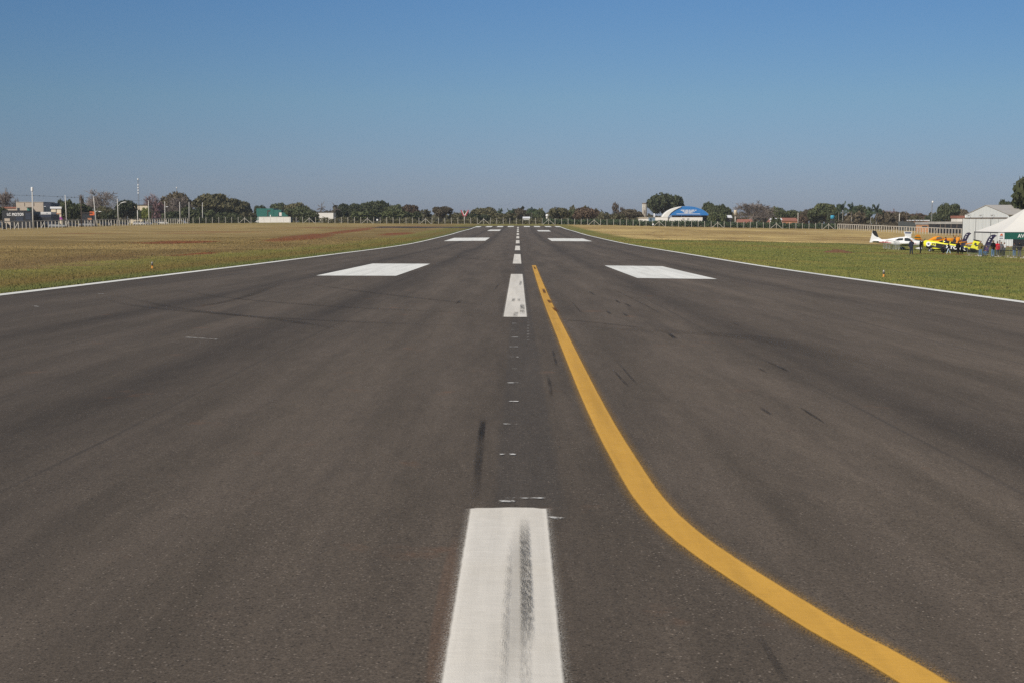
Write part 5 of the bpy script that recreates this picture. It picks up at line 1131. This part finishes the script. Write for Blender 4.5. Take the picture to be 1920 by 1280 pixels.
text_obj('PR-EDI', .27, M_acr, t, (-1.95, -.40, 1.12), (math.pi / 2, 0, math.radians(-7)), 'registration', .01, -.004)
# yellow and black aerobatic aircraft, nose to the left, tail low on the right
D = 163; t = empty('aerobatic_aircraft', place(1774, D), math.radians(152), 'yellow and black aerobatic aircraft with PRO TORK lettering, tail to the right', 'aircraft')
t.scale = (.93, .93, .93); TL = math.radians(6.5)
def rt(p): x, y, z = p; x -= 1.0; z -= .5; return (x * math.cos(TL) - z * math.sin(TL) + 1.0, y, x * math.sin(TL) + z * math.cos(TL) + .5)
def tilt(o): o.data.transform(Matrix.Translation((1, 0, .37)) @ Matrix.Rotation(-TL, 4, 'Y') @ Matrix.Translation((-1, 0, -.5))); return o
tilt(fuse([(2.75, 1.0, .28, .3), (2.55, .98, .46, .44), (1.7, .97, .46, .5), (.6, .95, .44, .5), (-.8, .93, .38, .46), (-2.2, .92, .24, .34), (-3.6, .93, .07, .18)], 'fuselage', M_acy, t))
tilt(fuse([(2.3, .78, .482, .34), (1.2, .72, .475, .34), (-.8, .68, .405, .30), (-2.4, .76, .245, .25), (-3.75, .86, .08, .17)], 'belly_panel', M_ack, t))
tilt(fuse([(1.0, 1.38, .16, .05), (.6, 1.42, .30, .20), (.0, 1.44, .32, .25), (-.7, 1.40, .26, .16), (-1.3, 1.33, .1, .06)], 'canopy', mat('smoked_canopy', (.02, .02, .018), .1, .1, 1, .7), t))
tilt(fuse([(.35, 1.42, .335, .25), (.25, 1.43, .34, .26)], 'canopy_frame', M_acy, t)); tilt(fuse([(-.45, 1.41, .305, .21), (-.55, 1.41, .295, .20)], 'canopy_frame', M_acy, t))
b = MB(); b.lathe([(.26, 0), (.22, .15), (.12, .33), (.01, .42)], 16); o_ = b.build('spinner', M_ack, t, True); o_.data.transform(Matrix.Translation((2.75, 0, 1.0)) @ Matrix.Rotation(math.pi / 2, 4, 'Y')); tilt(o_)
tilt(prop(t, 2.85, 1.0, .98, 3, .5))
f_ = tilt(finp(t, 'fin', M_acy, [(-3.0, 1.1), (-3.25, 2.12), (-3.95, 2.05), (-4.3, 1.0), (-4.05, .82), (-3.1, .85)]))
f_ = tilt(finp(t, 'fin_cap', M_ack, [(-3.22, 2.06), (-3.18, 2.22), (-4.0, 2.16), (-3.97, 2.0)], .08)); tilt(finp(t, 'rudder_base', M_ack, [(-2.7, .62), (-3.0, .98), (-4.32, .98), (-4.25, .55), (-3.3, .52)], .085))
b = MB(); b.prism([(-3.45, 1.85), (-3.75, 1.7), (-3.6, 1.62), (-3.95, 1.5), (-3.55, 1.35), (-3.5, 1.5), (-3.35, 1.6)], 'y', .036, .045); tilt(b.build('fin_emblem', M_ack, t))
for s in (-1, 1): tilt(wing(t, 'tailplane', M_ack, -2.9, .8, s * .1, 1.08, -3.1, .5, s * 1.3, 1.08)); tilt(wing(t, 'wing', M_acy, 1.35, 1.55, s * .4, .56, .95, .85, s * 3.8, .66, .13)); tilt(wing(t, 'wing_leading_edge', M_ack, 1.37, .35, s * .42, .555, .97, .2, s * 3.81, .657, .3))
for s in (1, -1):            # lettering and roundel on both flanks; band panels lie on the fuselage side
    ly = lambda x: (.465 if x > 0 else .465 + x * .055) * s
    b = MB(); P = [(1.2, 1.22), (-2.75, 1.12), (-2.75, .64), (1.05, .56)]
    q = [(x, ly(x) + .012 * s, z) for x, z in P]; b.add(q + [(x, y - .06 * s, z) for x, y, z in q], [(0, 1, 2, 3), (7, 6, 5, 4), (0, 4, 5, 1), (1, 5, 6, 2), (2, 6, 7, 3), (3, 7, 4, 0)]); tilt(b.build('side_band', M_ack, t))
    o_ = text_obj('PRO TORK', .50, M_let, t, (0, 0, 0), (0, 0, 0), 'lettering', .008, .02); wv_ = max(v.co.x for v in o_.data.vertices) - min(v.co.x for v in o_.data.vertices)
    o_.data.transform(Matrix.Translation((-.72, (.452) * s, .90)) @ Matrix.Rotation((math.pi if s > 0 else 0) - .055 * 1, 4, 'Z') @ Matrix.Rotation(math.pi / 2, 4, 'X') @ Matrix.Scale(3.6 / wv_, 4, (1, 0, 0))); tilt(o_)
    b = MB(); b.tube([(2.05, .455 * s, 1.0), (2.05, .487 * s, 1.0)], .30, 24); tilt(b.build('roundel', M_let, t)); b = MB(); b.prism([(1.95, 1.12), (2.18, 1.05), (2.12, .88), (1.92, .92)], 'y', min(.48 * s, .495 * s), max(.48 * s, .495 * s)); tilt(b.build('roundel_emblem', M_navyp, t))
    o_ = text_obj('77', .42, M_ack, t, (0, 0, 0), (0, 0, 0), 'number', .008, .015); o_.data.transform(Matrix.Translation((1.45, .478 * s, 1.0)) @ Matrix.Rotation(math.pi if s > 0 else 0, 4, 'Z') @ Matrix.Rotation(math.pi / 2, 4, 'X')); tilt(o_)
for y in (-.85, .85): wheel(t, 1.75, y, .2, M_acw if y > 0 else M_ack, (1.5, y * .35, .5))
b = MB(); b.tube([(-3.7, 0, .32), (-3.95, 0, .1)], .03, 6); b.build('tail_spring', M_ack, t); b = MB(); b.tube([(-3.95, -.04, .09), (-3.95, .04, .09)], .09, 12); b.build('tail_wheel', M_tyre, t)
# orange crop dusters behind
def duster(px, D, rz, label, tailstripe=False, span=5.4, k=.88):
    t = empty('crop_duster', place(px, D), rz, label, 'aircraft', None); t.scale = (k, k, k)
    A = math.radians(3); tl = lambda o: (o.data.transform(Matrix.Translation((1, 0, .5)) @ Matrix.Rotation(-A, 4, 'Y') @ Matrix.Translation((-1, 0, -.5))), o)[1]
    tl(fuse([(3.0, 1.15, .28, .3), (2.8, 1.14, .45, .46), (1.8, 1.15, .5, .52), (.6, 1.15, .5, .55), (-.8, 1.1, .42, .48), (-2.4, 1.05, .24, .3), (-3.6, 1.03, .08, .14)], 'fuselage', M_aco, t))
    tl(fuse([(1.1, 1.5, .3, .1), (.6, 1.64, .42, .30), (.0, 1.70, .44, .38), (-.7, 1.64, .40, .34), (-1.7, 1.4, .24, .16), (-2.5, 1.25, .1, .04)], 'cockpit_fairing', M_aco, t))
    for s in (-1, 1): b = MB(); b.prism([(.55, 1.62), (.2, 1.96), (-.45, 1.94), (-.62, 1.62)], 'y', min(.40 * s, .47 * s), max(.40 * s, .47 * s)); tl(b.build('window', mat('pale_dusty_glass', (.20, .20, .16), .25, .1, 1), t))
    tl(finp(t, 'fin', M_aco, [(-2.6, 1.2), (-2.95, 1.9), (-3.2, 2.42), (-3.6, 2.5), (-4.0, 2.3), (-4.15, 1.3), (-3.95, .95), (-3.2, .95)], .08))
    if tailstripe:
        for z in (1.55, 1.95): tl(finp(t, 'fin_stripe', M_acg, [(-3.0 + (1.9 - z) * .35, z - .05), (-4.1, z + .08), (-4.08, z + .24), (-3.05 + (1.9 - z) * .35, z + .10)], .09))
    for s in (-1, 1): tl(wing(t, 'tailplane', M_aco, -2.9, .9, s * .1, 1.15, -3.0, .8, s * 1.7, 1.15)); tl(wing(t, 'wing', M_aco, 1.3, 1.6, s * .45, .75, 1.3, 1.5, s * span, 1.15, .13)); wheel(t, 1.6, s * 1.1, .3, None, (1.4, s * .6, .8), .16)
    b = MB(); b.lathe([(.2, 0), (.14, .18), (.01, .32)], 14); o_ = b.build('spinner', M_spin, t, True); o_.data.transform(Matrix.Translation((3.0, 0, 1.15)) @ Matrix.Rotation(math.pi / 2, 4, 'Y')); tl(o_); tl(prop(t, 3.1, 1.15, 1.0, 2, 1.1))
    b = MB(); b.tube([(-3.7, -.06, .15), (-3.7, .06, .15)], .15, 12); b.build('tail_wheel', M_tyre, t)
    return t
duster(1760, 188, math.radians(18), 'orange crop duster with green tail stripes, nearest the white aircraft', True)
duster(1788, 200, math.radians(22), 'orange crop duster in the middle, behind the yellow and black aircraft', k=.78)
duster(1798, 192, math.radians(64), 'orange crop duster pointing away, nearest the purple banners', span=2.6, k=.84)

# ------------------------------------------------------------------ people
M_skin = mat('skin', (.36, .20, .13), .6, .08, 4); M_hair = mat('dark_hair', (.02, .015, .012), .7, .2, 8)
def cloth(name, col): return mat(name, col, .9, .15, 6, .1)
P_navy = cloth('cloth_navy', (.03, .035, .055)); P_black = cloth('cloth_black', (.015, .015, .017)); P_jean = cloth('denim_blue', (.11, .19, .30)); P_ljean = cloth('denim_light', (.42, .52, .62)); P_olive = cloth('cloth_olive', (.17, .14, .05)); P_red = cloth('cloth_red', (.5, .02, .035)); P_white = cloth('cloth_white', (.68, .66, .68)); P_grey = cloth('cloth_grey', (.10, .10, .11)); P_khaki = cloth('cloth_khaki', (.26, .25, .19)); P_purple = cloth('cloth_purple', (.09, .05, .13)); P_maroon = cloth('cloth_maroon', (.14, .015, .03)); P_dgrey = cloth('cloth_dark_grey', (.045, .045, .05)); P_shoe = cloth('shoe_dark', (.03, .025, .02)); M_maroon_lip = mat('lip', (.28, .10, .08), .6, .05, 4); P_bluebag = cloth('cloth_blue', (.05, .12, .45))
def skin_mesh(name, V, E, m, root=0, sub=1):
    me = bpy.data.meshes.new(name); me.from_pydata([v[0] for v in V], E, []); o = bpy.data.objects.new(name, me); C.objects.link(o)
    md = o.modifiers.new('s', 'SKIN'); md.use_smooth_shade = True
    for i, v in enumerate(V): r = v[1]; me.skin_vertices[0].data[i].radius = r if isinstance(r, tuple) else (r, r); me.skin_vertices[0].data[i].use_root = i == root
    sm_ = o.modifiers.new('u', 'SUBSURF'); sm_.levels = sub; sm_.render_levels = sub
    dg = bpy.context.evaluated_depsgraph_get(); out_ = bpy.data.meshes.new_from_object(o.evaluated_get(dg)); out_.name = name
    bpy.data.objects.remove(o); bpy.data.meshes.remove(me); out_.materials.clear(); out_.materials.append(m); return out_
def person(px, py, hgt_px, face, label, shirt, pants, hair=M_hair, arms=('down', 'down'), legs='stand', sleeve=True, hat=None, shoes=P_shoe, group='people standing around the aircraft'):
    g_ = ground_hit(px, py); h = hgt_px * g_.y / F; k = h / (1.25 if legs == 'crouch' else 1.72)
    t = empty('person', (g_.x, g_.y, g_.z), face, label, 'person', group); t.scale = (k, k, k)
    st = .04 if legs == 'stand' else .28
    V = []; E = []; dz = .47 if legs == 'crouch' else 0; low = [True]
    def j(p, r):
        p = Vector(p)
        if low[0]: p.y += .16 * max(0, p.z - .93) if dz else 0; p.z -= dz
        V.append((p, r)); return len(V) - 1
    def link(a, c): E.append((a, c)); return c
    pel = j((0, 0, .94), (.135, .105)); sp_ = link(pel, j((0, -.01, 1.12), (.13, .10))); ch = link(sp_, j((0, 0, 1.33), (.165, .115))); nk0 = link(ch, j((0, -.005, 1.45), (.085, .07))); nk = link(nk0, j((0, .01, 1.51), .052)); hd = link(nk, j((0, .02, 1.57), (.068, .085))); h2 = link(hd, j((0, .015, 1.64), (.075, .095))); h3 = link(h2, j((0, .01, 1.70), (.05, .065)))
    link(hd, j((0, .125, 1.585), .014))
    for s in (-1, 1): link(h2, j((.088 * s, .0, 1.625), .014))
    armi = []; legi = []; hands = []; w0 = 10 ** 9
    for s, am in ((-1, arms[0]), (1, arms[1])):
        sh = link(ch, j((.175 * s, 0, 1.40), .062))
        el, wr = {'down': ((.235 * s, -.02, 1.13), (.25 * s, .04, .89)), 'bent': ((.245 * s, -.03, 1.14), (.15 * s, .22, 1.13)), 'up': ((.25 * s, .10, 1.18), (.13 * s, .17, 1.42)), 'hip': ((.34 * s, -.08, 1.15), (.19 * s, .05, .98)), 'pocket': ((.25 * s, -.05, 1.13), (.19 * s, .05, .92)), 'out': ((.33 * s, .16, 1.2), (.30 * s, .40, 1.18))}[am]
        e_ = link(sh, j(el, .045)); w_ = link(e_, j(wr, .031)); d = (Vector(wr) - Vector(el)).normalized(); hp = link(w_, j(Vector(wr) + d * .07, (.038, .022)))
        side = d.cross(Vector((0, 1, .2))).normalized(); c0 = Vector(wr) + d * .1
        fl_ = []
        for i in range(4):
            o_ = side * (.026 * (1.5 - i) * .8); f1 = link(hp, j(c0 + o_ + d * .025, .009)); fl_.append(f1); link(f1, j(c0 + o_ + d * (.06 + .01 * (i in (1, 2))) + Vector((0, .015, 0)), .007))
        th = link(hp, j(Vector(wr) + d * .06 + side * .045 + Vector((0, .02, 0)), .010)); link(th, j(Vector(wr) + d * .10 + side * .055 + Vector((0, .03, 0)), .008))
        armi.append((sh, e_, w_)); hands.append(((w_, hp), fl_ + [th]))
        low[0] = False; ph = 1 if s < 0 else -1; dy = st * ph if legs == 'walk' else 0
        if dz: hp_ = link(pel, j((.10 * s, .02, .42), (.095, .10))); kn = link(hp_, j((.17 * s, .40, .50), (.062, .065))); an = link(kn, j((.15 * s, .12, .09), (.043, .045))); dy = .12
        else: hp_ = link(pel, j((.085 * s, 0, .84), (.085, .095))); kn = link(hp_, j((.10 * s, dy * .55 + .015, .48), (.062, .065))); an = link(kn, j((.105 * s + .02 * s, dy, .09), (.043, .045)))
        tt = link(an, j((.13 * s, dy + .13, .035), (.04, .03))); legi.append((hp_, kn, an, tt)); low[0] = True
    bm_ = skin_mesh('body', V, E, M_skin, sub=2); obj('body', bm_, t)
    # clothing follows the body: every piece is the body's own surface over those bones, let out a little
    seg = [(pel, sp_, 'waist'), (sp_, ch, 'torso'), (ch, nk0, 'torso'), (nk0, nk, 'neck'), (nk, hd, 'head'), (hd, h2, 'head'), (h2, h3, 'head')]
    for sh, e_, w_ in armi: seg += [(ch, sh, 'torso'), (sh, e_, 'upper'), (e_, w_, 'fore')]
    for e in E:
        if e[0] > w0 and e[1] > w0 and False: pass
    for a, c, d, e in legi: seg += [(pel, a, 'hip'), (a, c, 'leg'), (c, d, 'leg'), (d, e, 'foot')]
    for hp, fs_ in hands: seg += [(hp[0], hp[1], 'hand')] + [(hp[1], q, 'hand') for q in fs_]
    co = np.empty(len(bm_.vertices) * 3); bm_.vertices.foreach_get('co', co); co = co.reshape(-1, 3); nm = np.empty(len(bm_.vertices) * 3); bm_.vertices.foreach_get('normal', nm); nm = nm.reshape(-1, 3)
    best = np.full(len(co), 9.0); reg_ = np.zeros(len(co), int); names = ['waist', 'torso', 'neck', 'head', 'upper', 'fore', 'hip', 'leg', 'foot', 'hand']
    for a, c, r in seg:
        A, B_ = np.array(V[a][0]), np.array(V[c][0]); rad = np.mean([np.mean(V[q][1]) for q in (a, c)]); d = B_ - A; u = np.clip(((co - A) @ d) / max(d @ d, 1e-9), 0, 1)
        ds = np.linalg.norm(co - A - u[:, None] * d, axis=1) - rad * .6; m = ds < best; best[m] = ds[m]; reg_[m] = names.index(r)
    def wear(nm_, regs, m, grow):
        ok = np.isin(reg_, [names.index(r) for r in regs]); fs_ = [tuple(p.vertices) for p in bm_.polygons if all(ok[q] for q in p.vertices)]
        if not fs_: return
        use = sorted({q for f in fs_ for q in f}); mp = {q: i for i, q in enumerate(use)}
        me = bpy.data.meshes.new(nm_); me.from_pydata((co[use] + nm[use] * grow).tolist(), [], [tuple(mp[q] for q in f) for f in fs_]); me.materials.append(m); me.polygons.foreach_set('use_smooth', [True] * len(me.polygons)); me.update(); obj(nm_, me, t)
    wear('trousers', ['waist', 'hip', 'leg'], pants, .016); wear('jacket' if sleeve else 'shirt', ['waist', 'torso', 'upper', 'hip'] + (['fore'] if sleeve else []), shirt, .028); wear('shoe', ['foot'], shoes, .014)
    b = MB()
    for s in (-1, 1): e_ = V[h2][0] + Vector((.032 * s, .082, -.012)); b.ell(e_, (.011, .008, .008), 8, 5)
    b.build('eyes', M_hair, t)
    b = MB(); b.ell(V[hd][0] + Vector((0, .086, -.022)), (.026, .008, .007), 8, 5); b.build('mouth', M_maroon_lip, t)
    b = MB(); R_ = []
    for i in range(6):
        a = i / 5 * 1.35; R_.append([(.084 * math.cos(a) * math.cos(q * math.pi / 7), -.012 + .104 * math.cos(a) * math.sin(q * math.pi / 7) - .012, 1.648 + .095 * math.sin(a) - (.05 if i == 0 and 8 <= q <= 13 else 0)) for q in range(14)])
    if dz: R_ = [[(x, y + .115, z - dz) for x, y, z in r] for r in R_]
    b.rings(R_); b.build('hat' if hat else 'hair', hat or hair, t, True)
    return t
def sec_shoe(p, u):
    w_ = {-.075: .025, -.04: .045, .06: .05, .15: .045, .19: .02}[u]; hh = .075 if u < .05 else .05
    return [(p.x - w_, p.y + u, .0), (p.x + w_, p.y + u, .0), (p.x + w_ * .9, p.y + u, hh * .6), (p.x + w_ * .5, p.y + u, hh), (p.x - w_ * .5, p.y + u, hh), (p.x - w_ * .9, p.y + u, hh * .6)]
pi = math.pi
person(1708.5, 478, 28.5, pi * .9, 'person in dark navy clothes with a light cap, beside the white aircraft nose', P_navy, P_navy, arms=('up', 'down'), hat=P_white)
person(1725.5, 477.5, 28, -pi * .6, 'person in black with maroon boots between the white and yellow aircraft', P_black, P_black, shoes=P_maroon, arms=('bent', 'bent'))
person(1778.5, 477.5, 22.5, -pi * .55, 'person in black top and pale jeans walking past the yellow aircraft', P_black, P_ljean, legs='walk', arms=('bent', 'down'), shoes=P_white)
person(1796, 478.5, 25, .3, 'person all in black standing at the tail of the yellow aircraft, facing it', P_black, P_black, arms=('hip', 'down'))
person(1803, 478.5, 22, -.5, 'person in dark navy beside the black-clad one at the yellow tail', P_navy, P_dgrey, arms=('bent', 'down'))
person(1838, 481.5, 29, pi * .75, 'person in olive jacket and blue jeans left of the near purple banner', P_olive, P_jean, arms=('bent', 'down'), shoes=P_white)
person(1851, 481, 20, pi * .6, 'person in purple top crouching beside the near purple banner', P_purple, P_jean, arms=('bent', 'bent'), legs='crouch')
person(1766, 477.5, 17.5, -pi * .45, 'person in black crouching at the wing of the yellow aircraft', P_black, P_black, arms=('bent', 'bent'), legs='crouch')
person(1773, 470.3, 25, -pi * .5, 'person in maroon top standing behind the yellow aircraft cockpit', P_maroon, P_dgrey, arms=('bent', 'down'))
person(1789, 469.8, 24.5, pi * .5, 'person in dark grey standing between the yellow and orange aircraft', P_dgrey, P_dgrey, arms=('hip', 'bent'))
person(1861.5, 482.5, 31, .35, 'tall person in black T-shirt and blue jeans seen from behind', P_black, P_jean, arms=('hip', 'pocket'), sleeve=False)
person(1869.5, 482, 28.5, -.2, 'person in bright red jacket beside the tall one in a black T-shirt', P_red, P_navy, arms=('bent', 'down'))
person(1876.8, 481.5, 27, pi * .8, 'person in dark waistcoat with pale sleeves right of the red jacket', P_grey, P_black, arms=('bent', 'bent'), sleeve=False)
person(1882.5, 481.5, 26, pi * .6, 'person in white shirt and khaki trousers leaning to the talk by the red jacket', P_white, P_khaki, arms=('bent', 'out'))
person(1901.5, 481.5, 25.5, .2, 'person in dark grey jacket and blue jeans under the green banner, left of a pair', P_dgrey, P_jean, arms=('pocket', 'bent'))
person(1911.3, 483, 28.5, -.15, 'person in black jumper and grey trousers under the white AVI lettering', P_black, P_grey, arms=('pocket', 'pocket'))

# ------------------------------------------------------------------ tent, banners, barriers, small field things
M_tent = mat('tent_white_pvc', (.72, .70, .65), .55, .04, .5); M_green = mat('tent_banner_green', (.012, .10, .075), .6, .08, 1); M_frame = mat('tent_steel', (.10, .10, .11), .5, .1, 3, metal=.5)
Y0, Y1 = 177, 187; X0 = WX(1876, Y0); X1 = X0 + 10; cx, cy = (X0 + X1) / 2, (Y0 + Y1) / 2; zb = z1(X0, Y0); ze = W(1876, 436, Y0).z - zb; zap = ze + 3.1
t = empty('marquee_tent', (cx, cy, zb), 0, 'white pyramid-roofed marquee tent with a green AVI banner', 'tent'); hx = 5; n = 12; N = 9
b = MB(); vs = []; fs = []
cor = [(-hx, -hx), (hx, -hx), (hx, hx), (-hx, hx)]
for s in range(4):
    a, c = cor[s], cor[(s + 1) % 4]; base = len(vs)
    for i in range(N + 1):
        u = i / N; k_ = 1 - u
        for m_ in range(n + 1):
            v_ = m_ / n; x = (a[0] + (c[0] - a[0]) * v_) * k_; y = (a[1] + (c[1] - a[1]) * v_) * k_; sag = -.28 * math.sin(math.pi * u) * 1.0 - .10 * math.sin(math.pi * v_) * k_
            vs.append((x, y, ze + (zap - ze) * u + sag * (1 if i else 0)))
    for i in range(N):
        for m_ in range(n): q0 = base + i * (n + 1) + m_; fs.append((q0, q0 + 1, q0 + n + 2, q0 + n + 1))
b.add(vs, fs); rf = b.build('roof', M_tent, t, True)
b = MB()
for s in range(4): a, c = cor[s], cor[(s + 1) % 4]; b.obox((*a, ze - .06), (*c, ze - .06), .08, .16)
b.build('eave_frame', M_frame, t)
for x, y in cor: b = MB(); b.tube([(x, y, -.2), (x, y, ze - .14)], .055, 8); b.build('leg', M_frame, t)
fx = lambda px: WX(px, Y0 - .1) - cx
fz = lambda py: W(1890, py, Y0 - .1).z - zb
b = MB(); b.box(fx(1884.5), fx(1884.5) + 9, -hx - .14, -hx - .09, fz(449.3), fz(436.7)); bn = b.build('banner', M_green, t)
c_ = Vector((fx(1921.5), -hx - .16, fz(443.2))); text_obj('AVI', .62, M_let, bn, (fx(1916.3), c_.y, c_.z), bold=.012)
b = MB(); b.box(fx(1872), fx(1883.5), -hx - .2, -hx - .145, fz(450.2), fz(437)); sg = b.build('sign_board', M_let, t)
b = MB(); sx_, sz_ = fx(1877.8), fz(440.6); b.prism([(sx_ - .2, sz_ - .12), (sx_ + .22, sz_ - .12), (sx_ + .1, sz_ + .16), (sx_ - .08, sz_ + .08)], 'y', -hx - .225, -hx - .203); b.build('sign_emblem', M_orange, sg)
for py in (444.5, 447.6): b = MB(); b.box(fx(1874.4), fx(1881), -hx - .222, -hx - .203, fz(py + .45), fz(py - .45)); b.build('sign_line', M_navyp, sg)
b = MB(); b.box(fx(1884), fx(1884) + 20, 24, 24.25, fz(466), fz(462.5)); tag(b.build('kerb_wall', M_brick), 'x', 'wall') if False else bpy.data.meshes
M_flag = mat('banner_purple_fabric', (.035, .03, .075), .7, .1, 2)
def feather(px, py, hpx, lean, label):
    g_ = ground_hit(px, py); h = hpx * g_.y / F; t = empty('feather_banner', g_, 0, label, 'banner', None); b = MB()
    pole_ = [(0, 0, 0), (h * .08 * lean, 0, h * .4), (h * .25 * lean, 0, h * .8), (h * .40 * lean, 0, h * .97), (h * .58 * lean, 0, h * 1.0)]
    b.tube(pole_, [.03, .025, .02, .015, .012], 8); b.build('pole', M_frame, t)
    L_ = [Vector(p) for p in cat([Vector(p) for p in pole_], 5)]; L_ = [p for p in L_ if p.z > h * .08]; n = len(L_); vs = []
    for i, p in enumerate(L_):
        u = i / (n - 1); w_ = h * .25 * (1 - .55 * max(0, .35 - u)) * (1 if u < .75 else max(.03, (1 - u) / .25) ** .6)
        ripple = .05 * math.sin(u * 9)
        vs += [(p.x, p.y, p.z), (p.x + w_ * .5, ripple, p.z - h * .02), (p.x + w_, -ripple, p.z - h * .05)]
        vs += [(x, y + .012, z) for x, y, z in vs[-3:]]
    fs = []
    for i in range(n - 1):
        for k_ in range(2): fs += [(i * 6 + k_, i * 6 + k_ + 1, i * 6 + k_ + 7, i * 6 + k_ + 6), (i * 6 + k_ + 3, i * 6 + k_ + 9, i * 6 + k_ + 10, i * 6 + k_ + 4)]
    b = MB(); b.add(vs, fs); fl = b.build('flag', M_flag, t, True)
    for k_, (u, wd) in enumerate(((.36, .35), (.44, .5), (.52, .4))):
        p = L_[int(u * (n - 1))]; b = MB(); x_ = p.x + h * .10; b.obox((x_, -.08, p.z), (x_ + h * .05 * wd + .02, -.08, p.z + h * .05), .02, .10); b.build('flag_mark', M_let, fl)
    return t
feather(1841, 480.5, 40, 1.0, 'purple feather banner standing among the people')
feather(1800, 469, 32.5, .9, 'purple feather banner behind the yellow tail, in front of the hangar')
def barrier_proto():
    t = empty('crowd_barrier', (0, 0, 0)); b = MB(); w_ = 1.1
    b.tube([(-w_, 0, .18), (-w_, 0, 1.02), (-w_ + .08, 0, 1.1), (w_ - .08, 0, 1.1), (w_, 0, 1.02), (w_, 0, .18), (-w_, 0, .18)], .016, 6); b.build('frame', M_galv, t)
    b = MB()
    for i in range(1, 11): x = -w_ + 2 * w_ * i / 11; b.tube([(x, 0, .18), (x, 0, 1.1)], .0055, 5, caps=False)
    b.build('bars', M_galv, t)
    for s in (-.8, .8): b = MB(); b.obox((s, -.34, .035), (s, .34, .035), .10, .06); b.obox((s, 0, .03), (s, 0, .2), .04, .04); b.build('foot', M_conc, t)
    return t
bp = barrier_proto(); first = True
seg = [(1826, 480.6), (1840, 481.6), (1856, 482.4), (1872, 483), (1888, 483.6), (1904, 484), (1920, 484.6), (1936, 485)]
A_ = ground_hit(1812, 480); B_ = ground_hit(1925, 485.2); dv = (B_ - A_); ln = dv.xy.length; nb = max(2, int(ln / 2.3)); ab = math.atan2(dv.y, dv.x)
spots = [(A_.x + dv.x * (i + .5) / nb, A_.y + dv.y * (i + .5) / nb, ab) for i in range(nb)]
A_ = ground_hit(1656, 468); B_ = ground_hit(1686, 470.8); dv = B_ - A_; n2_ = max(2, int(dv.xy.length / 2.3)); ab = math.atan2(dv.y, dv.x); spots += [(A_.x + dv.x * (i + .5) / n2_, A_.y + dv.y * (i + .5) / n2_, ab) for i in range(min(n2_, 6))]
for i, (x, y, a) in enumerate(spots):
    q = bp if i == 0 else dup(bp); q.location = (x, y, z1(x, y) + .01); q.rotation_euler = (0, 0, a)
    tag(q, 'galvanised crowd barrier in the line in front of the people' if i < nb else 'galvanised crowd barrier behind the white aircraft', 'barrier', 'crowd barriers by the tent' if i < nb else 'crowd barriers behind the white aircraft')
M_lamp_o = mat('edge_light_orange', (.62, .26, .05), .6, .15, 6); M_lglass = mat('edge_light_glass', (.30, .28, .24), .15, .05, 4, .6)
def edge_light(px, py, label):
    g_ = ground_hit(px, py); t = empty('edge_light', g_, 0, label, 'edge light'); b = MB(); b.lathe([(.07, 0), (.07, .03), (.035, .05), (.035, .15)], 14); b.build('base', M_lamp_o, t, True)
    b = MB(); b.lathe([(.05, .15), (.055, .19), (.03, .21)], 14); b.build('socket', M_frame, t, True); b = MB(); b.lathe([(.045, .21), (.05, .26), (.035, .31), (.005, .33)], 14); b.build('glass_dome', M_lglass, t, True); return t
edge_light(285.5, 504, 'runway edge light with an orange base on the left verge'); edge_light(1656.8, 520.3, 'runway edge light with an orange base on the right verge')
# earth heap on the green field
g_ = ground_hit(1570, 474); b = MB(); rr = random.Random(3); R_ = []
for j_ in range(9):
    u = j_ / 8; R_.append([(1.9 * (1 - u) * math.cos(a) * (1 + .18 * mnoise.noise(Vector((math.cos(a) * 2, math.sin(a) * 2, u * 3)))), 1.3 * (1 - u) * math.sin(a) * (1 + .2 * mnoise.noise(Vector((math.cos(a) * 2, math.sin(a) * 2, 5 + u * 3)))), -.06 + .34 * math.sin(u * 1.5) * (1 + .3 * mnoise.noise(Vector((math.cos(a) * 3, math.sin(a) * 3, 9 + u * 4))))) for a in [2 * pi * k_ / 28 for k_ in range(28)]])
b.rings(R_); o_ = b.build('earth_heap', mat('red_earth', (.15, .075, .036), .95, .35, 2.5), None, True); o_.location = g_; o_.rotation_euler = (0, 0, .2); tag(o_, 'low heap of red earth on the green field left of the white aircraft', 'earth heap')

# ------------------------------------------------------------------ thin haze in the air over the field
hz = bpy.data.materials.new('haze_air'); hz.use_nodes = True; n_ = hz.node_tree.nodes; n_.clear()
ho = n_.new('ShaderNodeOutputMaterial'); hv = n_.new('ShaderNodeVolumePrincipled'); hv.inputs['Density'].default_value = 0.00009; hv.inputs['Color'].default_value = (.86, .92, 1, 1)
hz.node_tree.links.new(hv.outputs[0], ho.inputs['Volume'])
b = MB(); b.box(-1500, 1500, -400, 1400, -9, 40); tag(b.build('haze', hz), kind='stuff')
